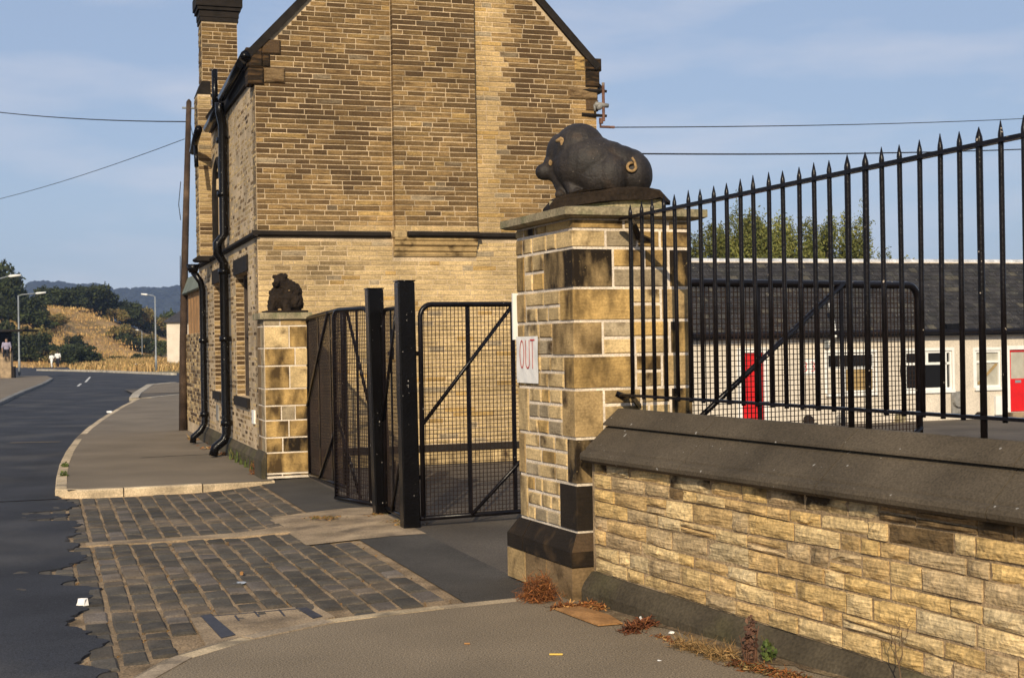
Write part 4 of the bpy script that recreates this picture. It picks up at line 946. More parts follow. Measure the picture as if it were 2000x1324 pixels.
for i in range(NC):
    a = 0.03 + rw.uniform(0, 0.1)
    a0 = 0.03
    while a0 < WL - 0.05:
        l = rw.choice((0.13, 0.19, 0.24, 0.28, 0.33, 0.38)) * rw.uniform(0.9, 1.1); a1 = min(a0 + l, WL)
        hv = rw.random()
        if hv < 0.06: cells = [(ks[i], (ks[i] + ks[i + 1]) / 2), ((ks[i] + ks[i + 1]) / 2, ks[i + 1])]
        else: cells = [(ks[i], ks[i + 1])]
        for k0, k1 in cells:
            c = rw.choice([(0.45, 0.325, 0.16), (0.43, 0.30, 0.135), (0.48, 0.36, 0.195), (0.39, 0.27, 0.13), (0.42, 0.33, 0.20), (0.36, 0.27, 0.16), (0.46, 0.32, 0.14)])
            if rw.random() < 0.05: c = (0.30, 0.22, 0.13)
            if i == NC - 2 and 0.30 < a0 < 0.52: c = (0.30, 0.165, 0.085)
            if i >= NC - 1 and (a0 > 2.3 or 0.5 < a0 < 0.8) or (i == NC - 2 and (0.62 < a0 < 0.84 or (a0 > 1.9 and rw.random() < 0.45))): c = sc((0.20, 0.135, 0.07), rw.uniform(0.5, 1.1))
            c = sc((c[0] * 1.28, c[1] * 1.25, c[2] * 1.15), rw.uniform(0.85, 1.1)); dz = rw.uniform(-0.02, 0.02)
            mb = MB(); fr_ = lambda x, b, y: WF.P(x, b, wz(x, y))
            g1 = 0.0075; gk = 0.0062 / 0.68
            rock_geo(mb, fr_, a0 + g1, a1 - g1, k0 + gk, k1 - gk, rw.uniform(0.004, 0.016), 5 if l > 0.2 else 3, 3, rw.choice((0.005, 0.008, 0.011)), c, rw)
            mb.build('stone', M['rubble_sooty' if i == NC - 1 and rw.random() < 0.75 else 'rubble'], BW)
        a0 = a1
mb = MB()
P_ = []
n = 18
for i in range(n + 1):
    a = WL * i / n
    P_ += [WF.P(a, 0.09, -0.05), WF.P(a, 0.09, zp(a) - 0.105), WF.P(a, 0.07, zp(a) - 0.065), WF.P(a, 0.012, zp(a) - 0.004), WF.P(a, -0.02, zp(a) - 0.002)]
mb.add(P_, [(i * 5 + j, i * 5 + j + 1, (i + 1) * 5 + j + 1, (i + 1) * 5 + j) for i in range(n) for j in range(4)] + [(0, 1, 2, 3, 4)]); mb.build('plinth', M['plinth'], BW)
# coping stones
CPROF = [(-0.02, 0.862), (0.030, 0.856), (0.062, 0.862), (0.084, 0.880), (0.088, 0.902), (0.078, 0.922), (0.058, 0.934), (0.044, 0.938), (0.040, 0.950), (-0.118, 1.078), (-0.128, 1.070), (-0.122, 1.088), (-0.088, 1.084), (-0.090, 1.096), (-0.205, 1.184), (-0.245, 1.184), (-0.36, 1.06), (-0.36, 0.90)]
xs = [0.0, 1.02, 2.13, 3.18, 4.25, WL]
for a0, a1 in zip(xs, xs[1:]):
    mb = MB(); mb.prism(CPROF, WF, a0 + (0.0 if a0 == 0 else 0.003), a1 - 0.003, za=-0.0135); mb.build('coping_stone', M['coping'], BW)
for (a0, h) in ((0.0, 0.0),):
    pass

rd_ = random.Random(4); mb = MB(); nn = 60
vs = []
for k in range(nn + 1):
    a = 0.1 + 4.6 * k / nn; wdt = 0.10 + 0.05 * math.sin(a * 5) + rd_.uniform(-0.03, 0.04)
    vs += [WF.P(a, 0.08, 0.004), WF.P(a, 0.09 + max(0.02, wdt), 0.004)]
mb.add(vs, [(2 * k, 2 * k + 2, 2 * k + 3, 2 * k + 1) for k in range(nn)]); structure(mb, 'dirt_strip', M['dirt'])
# ------------------------------------------------------------------ iron railing
RB = -0.22
RL = thing('iron_railing', WF.P(0.14, RB, 1.17), 'black spear-topped iron railing standing on the coping of the low wall', 'railing')
ztop = lambda a: 2.373 + 0.0294 * (a - 0.144); zbot = lambda a: 1.269 - 0.0116 * (a - 0.12)
def rail(name, zf, r, a0, a1):
    mb = MB(); fr = Fr(WF.P(0, RB, 0), dw, nw); n = 6
    for i in range(n):
        x0, x1 = a0 + (a1 - a0) * i / n, a0 + (a1 - a0) * (i + 1) / n
        mb.box8([fr.P(x, b, zf(x) + c) for c in (-r, r) for (x, b) in ((x0, -0.02), (x1, -0.02), (x1, 0.02), (x0, 0.02))])
    mb.build(name, M['iron'], RL)
mb = MB()
rail('top_rail', ztop, 0.010, 0.05, WL); rail('bottom_rail', zbot, 0.008, 0.03, WL)
nb = int((WL - 0.144) / 0.1202)
rr = random.Random(77)
for i in range(nb + 1):
    a = 0.144 + i * 0.1202; lean = rr.uniform(-0.008, 0.008); tw = rr.uniform(-0.004, 0.004)
    std = i in (16, 17, 23, 30, 37)
    zb = (1.173 - 0.0135 * a - 0.03) if std else zbot(a) - 0.018
    zt = ztop(a); rad = 0.0125 if not std else 0.016
    hh = rr.uniform(-0.006, 0.006)
    B = WF.P(a + lean * 0.3 - 0.003, RB, 0); T = WF.P(a + lean, RB + tw, 0)
    pts = [(B[0], B[1], zb), (B[0] * .5 + T[0] * .5, B[1] * .5 + T[1] * .5, (zb + zt) / 2), (T[0], T[1], zt - 0.02), (T[0], T[1], zt + 0.012), (T[0], T[1], zt + 0.02), (T[0], T[1], zt + 0.035), (T[0], T[1], zt + 0.085 + hh)]
    mb = MB(); mb.tube(pts, [rad, rad, rad, rad, rad * 1.05, rad * 0.95, 0.0016], 7); mb.build('bar', M['iron'], RL, True)
# brackets tying the first bar to the pillar
def fx(x, y, off=0.01): return onpl(x, y, P0 - d_l * off, d_l)
mb = MB(); q0 = WF.P(0.144, RB, 2.37); mb.tube([q0, fx(1236, 436, 0.10), fx(1247, 462, 0.03), fx(1268, 470, 0.0)], [0.016, 0.022, 0.024, 0.02], 6); mb.build('wall_bracket', M['iron'], RL)
q0 = WF.P(0.13, RB, 1.268); mb = MB(); mb.tube([fx(1203, 768, 0.0), fx(1222, 776, 0.02), q0, fx(1248, 792, 0.01)], [0.02, 0.024, 0.016, 0.018], 6); mb.build('wall_bracket', M['iron'], RL)
# raking stay behind

# ------------------------------------------------------------------ gate posts and mesh gates
def post(P, label, ht, wd_, lean):
    T = thing('gate_post', P, label, 'gate post', 'square iron gate posts')
    fr = Fr(P, u_, w_); h = wd_ / 2; mb = MB()
    vs = [fr.P(a, b, 0) for a, b in ((-h, -h), (h, -h), (h, h), (-h, h))] + [fr.P(a + lean, b, ht) for a, b in ((-h, -h), (h, -h), (h, h), (-h, h))]
    mb.box8(vs); ob = mb.build('shaft', M['paint'], T)
    bv = ob.modifiers.new('b', 'BEVEL'); bv.width = 0.012; bv.segments = 2
    mb = MB(); vs = [fr.P(a + lean, b, ht + c) for c in (0.0005, 0.012) for a, b in ((-h - .004, -h - .004), (h + .004, -h - .004), (h + .004, h + .004), (-h - .004, h + .004))]; mb.box8(vs); mb.build('top_plate', M['paint'], T)
    for zz in (0.45, 1.55):
        mb = MB(); mb.tube([fr.P(h + 0.0, -0.02, zz), fr.P(h + 0.05, -0.02, zz)], 0.022, 8); mb.tube([fr.P(h + 0.045, -0.02, zz - 0.06), fr.P(h + 0.045, -0.02, zz + 0.06)], 0.017, 8); mb.build('hinge', M['paint'], T)
    return T
PR_ = GATE.P(0.0, 0.06, -0.02); PL_ = GATE.P(0.0, 1.16, -0.02)
post(PR_, 'taller black square gate post beside the open mesh gate', 2.19, 0.155, -0.02)
post(PL_, 'slightly leaning black square gate post beside the closed mesh gates', 2.17, 0.155, -0.045)
PAPED = None
def gate(H, E, zb, zt, label, rad, spacing=0.037, pattern='std', sag=0.0, ywire=0.0026):
    H, E = V(*H), V(*E); d = E - H; Lg = np.linalg.norm(d[:2]); d = V(d[0], d[1], 0) / Lg; nn_ = V(d[1], -d[0], 0)
    T = thing('mesh_gate', (H[0], H[1], zb), label, 'gate', 'black wire mesh gate leaves')
    fr = Fr((H[0], H[1], 0), d, nn_); R1 = 0.11
    def corner(ca, cz, a0, a1): return [fr.P(ca + R1 * math.cos(q), 0, cz + R1 * math.sin(q)) for q in np.linspace(a0, a1, 7)]
    loop = [fr.P(0, 0, zb)] + corner(R1, zt - R1, PI, PI / 2) + corner(Lg - R1, zt - R1, PI / 2, 0) + [fr.P(Lg, 0, zb)]
    mb = MB(); mb.tube(loop, rad, 8); mb.tube([fr.P(-rad, 0, zb), fr.P(Lg + rad, 0, zb)], rad, 8); mb.build('frame', M['iron'], T, True)
    mid = zb + (zt - zb) * 0.44
    for k in (1 / 3, 2 / 3):
        mb = MB(); fr2 = Fr(fr.P(Lg * k, 0, 0), d, nn_); mb.box(fr2, -0.017, 0.017, -0.006, 0.006, zb, zt); mb.build('upright', M['iron'], T)
    for (p, q) in (((0.0, mid), (Lg * 2 / 3, zt)), ((Lg / 3, zb), (Lg, mid))):
        mb = MB(); A, B = fr.P(p[0], 0.018, p[1]), fr.P(q[0], 0.018, q[1]); mb.tube([A, B], rad * 0.72, 8); mb.build('brace', M['iron'], T, True)
    # welded wire mesh, every strand real
    mb = MB(); h = ywire; a = spacing
    wf = lambda s_: 0.0015 * math.sin(s_)
    while a < Lg - 0.02:
        top = zt - 0.005
        if a < R1: top = zt - R1 + math.sqrt(max(R1 * R1 - (R1 - a) ** 2, 0))
        if a > Lg - R1: top = zt - R1 + math.sqrt(max(R1 * R1 - (a - Lg + R1) ** 2, 0))
        mb.box(fr, a - h, a + h, -0.012, -0.012 + 2 * h, zb, top); a += spacing
    z = zb + spacing
    while z < zt - 0.015:
        x0 = 0; 
        if z > zt - R1: x0 = R1 - math.sqrt(max(R1 * R1 - (z - zt + R1) ** 2, 0))
        mb.box(fr, x0, Lg - x0, -0.012 - 2 * h, -0.012, z - h, z + h); z += spacing
    mb.build('wire_mesh', M['wire'], T)
    if sag: T.rotation_euler = Matrix.Rotation(sag / Lg, 3, Vector(nn_)).to_euler()
    return T
G1H = GATE.P(0.10, -0.02, 0); dirg = V(math.cos(math.radians(25)), math.sin(math.radians(25)), 0)
gate(G1H, G1H + dirg * 1.36, 0.07, 1.965, 'mesh gate swung open between the tall black post and the pig pillar', 0.024)
E2 = V(3.12, 10.62, 0); H2 = V(0.99, 9.30, 0); H2 = H2 + (E2 - H2) * 0.03
gate(H2, E2, 0.05, 2.0, 'mesh gate swung open behind the spear-topped railing', 0.027)
gate(GATE.P(0.02, 5.12, 0), GATE.P(0.02, 2.95, 0), 0.03, 1.965, 'mesh gate hung on the far narrow pillar, sagging at its free end', 0.024, sag=0.05)
gate(at(723, 800, 13.85) * V(1, 1, 0), at(655, 800, 14.47) * V(1, 1, 0), 0.03, 1.985, 'narrow mesh gate half open on the leaning black post, overlapping the far gate', 0.024)
gate(GATE.P(0.02, 1.06, 0), GATE.P(0.02, 0.17, 0), 0.05, 1.95, 'narrow mesh wicket gate between the two black posts', 0.020)

# ================================================================== YARD: the long white bungalow
B0 = at(1360, 650, 43.0); B0[2] = 0
ZB = -1.19
BG = thing('bungalow', (B0[0], B0[1], ZB), 'long low cream bungalow with slate roof and red doors behind the railing', 'house')
BF = Fr(V(B0[0], B0[1], 0), u_, -w_)
A0, A1 = -3.0, 19.0
ZE = 1.70
holes = [(1.50, 2.40, -1.17, 1.26), (4.25, 4.62, 0.28 + 0.45, 1.06), (4.62, 6.42, -0.16, 1.13), (7.55, 9.38, -0.15, 1.14), (10.30, 11.32, -0.12, 1.12), (11.60, 12.52, -0.98, 1.18)]
holes = [(1.50, 2.40, -1.17, 1.26), (4.62, 6.42, -0.16, 1.13), (7.55, 9.38, -0.15, 1.14), (10.30, 11.32, -0.12, 1.12), (11.60, 12.52, -0.98, 1.18)]
mb = wall_holes(BF, A0, A1, ZB, ZE, holes, 0.14)
mb.add([BF.P(A0, 0, ZB), BF.P(A0, -6, ZB), BF.P(A0, -6, ZE), BF.P(A0, -3, 4.25), BF.P(A0, 0, ZE)], [(0, 1, 2, 3, 4)]); mb.add([BF.P(A1, 0, ZB), BF.P(A1, -6, ZB), BF.P(A1, -6, ZE), BF.P(A1, -3, 4.25), BF.P(A1, 0, ZE)], [(0, 1, 2, 3, 4)])
mb.add([BF.P(A0, -6, ZB), BF.P(A1, -6, ZB), BF.P(A1, -6, ZE), BF.P(A0, -6, ZE)], [(0, 1, 2, 3)])
bw = mb.build('wall', M['render'], BG)
def bbox(name, mat, par, *a):
    mb = MB(); mb.box(BF, *a); return mb.build(name, mat, par)
def win(a0, a1, c0, c1, split, panes, mat2):
    t = 0.07; W = MB()
    W.box(BF, a0, a0 + t, -0.12, -0.03, c0, c1); W.box(BF, a1 - t, a1, -0.12, -0.03, c0, c1); W.box(BF, a0 + t, a1 - t, -0.12, -0.03, c1 - t, c1); W.box(BF, a0 + t, a1 - t, -0.12, -0.03, c0, c0 + t)
    W.box(BF, a0 + t, a1 - t, -0.115, -0.03, split, split + 0.08)
    for p in panes: W.box(BF, p - 0.05, p + 0.05, -0.115, -0.032, split + 0.08, c1 - t)
    W.box(BF, a0 - 0.02, a1 + 0.02, -0.03, 0.012, c1 + 0.002, c1 + 0.10); W.box(BF, a0 - 0.09, a0 - 0.002, -0.03, 0.010, c0, c1 + 0.10); W.box(BF, a1 + 0.002, a1 + 0.09, -0.03, 0.010, c0, c1 + 0.10)
    o = W.build('window', M['white'], BG)
    bbox('pane', mat2, o, a0 + t, a1 - t, -0.10, -0.09, c0 + t, c1 - t); bbox('sill', M['white'], o, a0 - 0.06, a1 + 0.06, -0.02, 0.08, c0 - 0.10, c0 - 0.001)
    return o
o = win(4.62, 6.42, -0.16, 1.13, 0.60, [5.20], M['glass'])
bbox('blind', M['blind'], o, 5.32, 6.34, -0.088, -0.08, -0.08, 0.60); bbox('blank_panel', M['render'], o, 4.60, 5.18, -0.088, 0.008, -0.165, 0.60)
bbox('mullion', M['white'], o, 5.19, 5.31, -0.1, 0.01, -0.16, 0.60)
o = win(7.55, 9.38, -0.15, 1.14, 0.68, [8.42], M['glass']); bbox('mullion', M['white'], o, 9.12, 9.19, -0.09, -0.03, -0.08, 1.07)
o = win(10.30, 11.32, -0.12, 1.12, 0.70, [], M['curtain'])
mb = MB(); mb.tube([BF.P(10.45, -0.085, 0.0), BF.P(11.2, -0.085, 0.66)], 0.05, 4); mb.build('prop', M['blind'], o)
# doors
D1 = bbox('door', M['red'], BG, 1.56, 2.34, -0.12, -0.06, -1.15, 1.20); bbox('door_frame', M['white'], D1, 1.40, 1.555, -0.12, 0.012, -1.17, 1.36); bbox('door_frame', M['white'], D1, 2.345, 2.48, -0.12, 0.012, -1.17, 1.36); bbox('door_frame', M['white'], D1, 1.556, 2.344, -0.12, 0.011, 1.205, 1.355)
D2 = bbox('door', M['red'], BG, 11.68, 12.44, -0.12, -0.06, -0.96, 0.14)
bbox('door_rail', M['red'], D2, 11.68, 12.44, -0.12, -0.06, 1.05, 1.12); bbox('door_rail', M['red'], D2, 11.68, 11.77, -0.12, -0.061, 0.141, 1.049); bbox('door_rail', M['red'], D2, 12.35, 12.44, -0.12, -0.061, 0.141, 1.049)
bbox('pane', M['curtain'], D2, 11.77, 12.35, -0.10, -0.09, 0.14, 1.05); bbox('letter_plate', M['steel'], D2, 11.93, 12.17, -0.06, -0.05, 0.0, 0.09)
bbox('door_frame', M['white'], D2, 11.52, 11.675, -0.12, 0.012, -0.98, 1.26); bbox('door_frame', M['white'], D2, 12.445, 12.58, -0.12, 0.012, -0.98, 1.26); bbox('door_frame', M['white'], D2, 11.676, 12.444, -0.12, 0.011, 1.125, 1.255)
bbox('step', M['concrete'], BG, 11.5, 12.6, 0.003, 0.35, ZB, -0.99)
bbox('meter_box', M['white'], BG, 11.0, 11.42, 0.003, 0.12, -1.05, -0.42)
# gutter, eaves, flue, vents
mb = MB(); mb.box(BF, A0, A1, 0.003, 0.26, ZE - 0.06, ZE + 0.15); mb.tube([BF.P(A0, 0.34, ZE + 0.07), BF.P(A1, 0.34, ZE + 0.07)], 0.09, 8); mb.build('gutter', M['iron'], BG)
mb = MB(); mb.box(BF, 8.9, 9.45, 0.1, 0.4, ZE + 0.13, ZE + 0.33); mb.build('gutter_outlet', M['paint'], BG)
mb = MB(); mb.tube([BF.P(4.72, 0.10, 2.75), BF.P(4.72, 0.36, 1.66), BF.P(4.66, 0.10, 1.45), BF.P(4.6, 0.02, 1.40)], 0.06, 8); mb.build('flue', M['white'], BG)
mb = MB(); mb.tube([BF.P(4.6, 0.04, 1.55), BF.P(4.6, 0.04, 1.30)], 0.09, 8); mb.build('flue_collar', M['steel'], BG)
mb = MB(); mb.tube([BF.P(9.55 + 0.0, 0.003, -0.52), BF.P(9.55, 0.16, -0.52)], [0.26, 0.22], 12); mb.box(BF, 9.3, 9.85, 0.003, 0.05, -0.95, -0.22); mb.build('boiler_vent', M['ceramic'], BG)
for (a, c, mt) in ((3.9, -1.0, 'soot'), (5.1, -1.02, 'ceramic'), (7.3, -1.06, 'cap'), (10.4, -1.12, 'soot')):
    mb = MB(); mb.tube([BF.P(a, 0.003, c), BF.P(a, 0.15, c)], [0.2, 0.15], 9); mb.box(BF, a - 0.3, a + 0.3, 0.003, 0.10, ZB, c - 0.08); mb.build('air_brick', M[mt], BG)
mb = MB()
mb.tube([BF.P(7.38, 0.012, 1.65), BF.P(7.45, 0.012, 1.2), BF.P(7.36, 0.012, 0.5), BF.P(7.45, 0.012, -0.1)], 0.018, 5); mb.build('wall_cable', M['cable'], BG)
# slate roof
RS = 3.0; RH = 4.30 - (ZE + 0.15); sl_len = math.hypot(RS + 0.3, RH); es = (-(-w_) * (RS + 0.3) + V(0, 0, RH)) / sl_len
RF = Fr(BF.P(0, 0.30, ZE + 0.15), u_, np.cross(u_, es), es)
nrm = RF.en if RF.en[2] > 0 else -RF.en
RF = Fr(BF.P(0, 0.30, ZE + 0.15), u_, nrm, es)
mb = MB(); mb.add([RF.P(A0 - 0.1, 0, 0), RF.P(A1 + 0.1, 0, 0), RF.P(A1 + 0.1, 0, sl_len), RF.P(A0 - 0.1, 0, sl_len)], [(0, 1, 2, 3)])
mb.add([BF.P(A0 - 0.1, -3.0, 4.299), BF.P(A1 + 0.1, -3.0, 4.299), BF.P(A1 + 0.1, -6.3, ZE), BF.P(A0 - 0.1, -6.3, ZE)], [(0, 1, 2, 3)])
roof = mb.build('roof', M['soot'], BG)
rsl = random.Random(12); nrow = 17; rh = sl_len / nrow; sll = []
for j in range(nrow):
    a = A0 - 0.1 + (0.15 if j % 2 else 0)
    while a < A1:
        k = rsl.random(); t = rsl.uniform(0.020, 0.036); tone = (t * 1.1, t, t * 0.95)
        if k < 0.07: tone = (0.075, 0.066, 0.048)
        elif k < 0.20: tone = (t * 1.5, t * 1.4, t * 1.2)
        sll.append((a, j, tone)); a += 0.30
def slate_geo(mb, a, j, tone):
    c0 = j * rh - 0.01; c1 = (j + 1) * rh + 0.05; x = rsl.uniform(-0.006, 0.006)
    mb.add([RF.P(a + 0.006, 0.028 + x, c0), RF.P(a + 0.294, 0.028 - x, c0 + rsl.uniform(-.012, .012)), RF.P(a + 0.294, 0.012, c1), RF.P(a + 0.006, 0.012, c1), RF.P(a + 0.006, 0.004, c0), RF.P(a + 0.294, 0.004, c0)],
           [(0, 1, 2, 3), (0, 1, 5, 4), (0, 3, 4), (1, 2, 5)], tone)
vis = [q for q in sll if 0.3 < q[0] < 12.3]; rsl.shuffle(vis); pick = set(id(q) for q in vis[:300]); mb = MB()
for q in sll:
    if id(q) in pick:
        m1 = MB(); slate_geo(m1, *q); m1.build('slate', M['slate'], roof)
    else: slate_geo(mb, *q)
mb.build('slates', M['slate'], roof, kind='stuff')
mb = MB(); mb.prism([(0.03, sl_len - 0.14), (0.06, sl_len - 0.02), (0.03, sl_len + 0.08), (0.0, sl_len)], RF, A0 - 0.1, A1 + 0.1); rd = mb.build('ridge', M['slate'], roof)
mb = MB(); mb.box(RF, A0 - 0.1, A1 + 0.1, 0.03, 0.05, sl_len - 0.19, sl_len - 0.142); mb.build('ridge_mortar', M['pointing'], roof)
# red-marked sign on the bungalow wall
WS = thing('wall_sign', BF.P(3.95, 0.02, 0.7), 'small white sign with red figures on the bungalow wall beside the red door', 'sign')
mb = MB(); mb.box(BF, 3.62, 4.32, 0.004, 0.02, 0.45, 0.98); mb.build('panel', M['white'], WS)
for a in (3.84, 4.12):
    mb = MB(); pts = [BF.P(a - 0.06 + 0.09 * math.sin(q), 0.024, 0.79 + 0.07 * math.cos(q)) for q in np.linspace(-0.4, PI, 9)] + [BF.P(a - 0.06 + 0.09 * math.sin(q), 0.024, 0.645 + 0.075 * math.cos(q)) for q in np.linspace(0, PI + 0.4, 9)]
    mb.tube(pts, 0.014, 4); mb.build('figure', M['redink'], WS)

# ================================================================== VEGETATION
def leaf_mesh(name, lobes, n, size, tones, elong=1.6, seed=1, up=0.0):
    r = np.random.default_rng(seed); lob = np.array(lobes, float); wts = lob[:, 3] * lob[:, 4] * lob[:, 5]; wts = wts / wts.sum()
    idx = r.choice(len(lob), n, p=wts); d = r.normal(size=(n, 3)); d /= np.linalg.norm(d, axis=1)[:, None]
    rad = r.uniform(0.25, 1.0, n) ** 0.45
    rad *= 1 + 0.16 * r.normal(size=n)
    c = lob[idx, :3] + d * rad[:, None] * lob[idx, 3:6]
    nrm_ = d * 0.6 + r.normal(size=(n, 3)) * 0.8; nrm_ /= np.linalg.norm(nrm_, axis=1)[:, None]
    t1 = np.cross(nrm_, r.normal(size=(n, 3)) * (1 - up) + V(0.2, 0, 0)); t1 /= np.linalg.norm(t1, axis=1)[:, None] + 1e-9
    t1[:, 2] += up * 2; t1 /= np.linalg.norm(t1, axis=1)[:, None]
    t2 = np.cross(nrm_, t1); t2 /= np.linalg.norm(t2, axis=1)[:, None] + 1e-9
    s_ = size * r.uniform(0.6, 1.3, n)[:, None]
    v = np.stack([c - t1 * s_ * elong, c + t2 * s_, c + t1 * s_ * elong, c - t2 * s_], 1).reshape(-1, 3)
    me = bpy.data.meshes.new(name); me.from_pydata(v.tolist(), [], np.arange(4 * n).reshape(n, 4).tolist())
    ts = np.array(tones); cl = ts[r.integers(0, len(ts), n)] * r.uniform(0.75, 1.25, n)[:, None]
    lt = lob[idx, 6] if lob.shape[1] > 6 else np.ones(n)
    cl = cl * lt[:, None]
    a = me.attributes.new('tone', 'FLOAT_COLOR', 'FACE'); a.data.foreach_set('color', np.c_[cl, np.ones(n)].astype(np.float32).ravel())
    me.materials.append(M['leaf']); return me
GT = [(0.034, 0.045, 0.016), (0.045, 0.056, 0.018), (0.026, 0.034, 0.014)]
OT = [(0.17, 0.13, 0.042), (0.12, 0.11, 0.034), (0.20, 0.14, 0.05)]
def rand_lobes(k, R, H, seed, z0=0.0):
    r = random.Random(seed); out = []
    for i in range(k):
        a = r.uniform(0, 2 * PI); q = R * math.sqrt(r.random()) * 0.75; s_ = r.uniform(0.3, 0.5) * R
        out.append((q * math.cos(a), q * math.sin(a), z0 + r.uniform(0.25, 0.8) * H, s_, s_, s_ * r.uniform(0.7, 1.1), r.choice((0.7, 0.85, 1, 1.15, 1.35))))
    return out
def trunk_mesh(h, rad, seed, nbr=5):
    r = random.Random(seed); mb = MB(); mb.tube([(0, 0, -0.2), (0.03 * h, 0, 0.3 * h), (0, 0.02 * h, 0.7 * h)], [rad, rad * 0.75, rad * 0.35], 7)
    for i in range(nbr):
        a = r.uniform(0, 2 * PI); z0 = r.uniform(0.15, 0.5) * h; l = r.uniform(0.3, 0.5) * h
        mb.tube([(0, 0, z0), (math.cos(a) * l * .5, math.sin(a) * l * .5, z0 + l * .4), (math.cos(a) * l * .9, math.sin(a) * l * .9, z0 + l * .8)], [rad * .5, rad * .3, rad * .12], 5)
    me = mb.mesh('trunk'); me.materials.append(M['bark']); return me
CROWNS = []
for k, (tn, sd) in enumerate(((GT, 1), (GT, 2), (OT, 3), ([(0.07, 0.085, 0.024), (0.055, 0.07, 0.02)], 4))):
    CROWNS.append((leaf_mesh('crown', rand_lobes(11, 1.0, 1.7, sd * 7), 1500, 0.062, tn, 1.5, sd), trunk_mesh(1.2, 0.05, sd)))
def plant(name, cat, label, group, P, sx, sz, kind, rot):
    T = thing(name, P, label, cat, group); T.rotation_euler.z = rot; T.scale = (sx, sx, sz)
    o = link('crown', CROWNS[kind][0], T); o2 = link('trunk', CROWNS[kind][1], T); return T

# hillside beyond the junction
def hill_h(x, y):
    px = 1000 + FPX * x / max(y, 1)
    # crest height in the direction px, at its own distance
    t = np.interp(px, [-500, -150, 0, 60, 100, 150, 220, 290, 340, 420, 600], [11.5, 10.5, 8.2, 8.4, 8.3, 7.9, 6.4, 5.0, 3.6, 2.6, 1.5])
    s0 = np.interp(px, [-500, 60, 140, 220, 300, 400], [150, 156, 160, 172, 186, 200]); s1 = s0 + np.interp(px, [-500, 100, 300], [30, 46, 70])
    k = sstep(y, s0, s1); und = 0.5 * math.sin(x * 0.21 + 1) * math.sin(y * 0.13) * k
    return -0.25 + 0.35 * sstep(y, 150, 160) + t * k + und
mb = MB(); nx, ny = 70, 60; vs = []
for j in range(ny + 1):
    y = 120 + 260 * (j / ny) ** 1.3
    for i in range(nx + 1):
        x = y * (-0.62 + 0.62 * i / nx); vs.append((x, y, hill_h(x, y)))
mb.add(vs, [(j * (nx + 1) + i, j * (nx + 1) + i + 1, (j + 1) * (nx + 1) + i + 1, (j + 1) * (nx + 1) + i) for j in range(ny) for i in range(nx)])
structure(mb, 'hillside', M['straw'], True)
def hillpt(px, Y): x = (px - 1000) / FPX * Y; return V(x, Y, max(hill_h(x, Y), -0.13) - 0.1)
rv = random.Random(40)
BUSHG = 'bushes and trees on the hillside'
ORD = ['first', 'second', 'third', 'fourth', 'fifth', 'sixth', 'seventh', 'eighth', 'ninth', 'tenth', 'eleventh', 'twelfth', 'thirteenth', 'fourteenth', 'fifteenth', 'sixteenth', 'seventeenth', 'eighteenth']
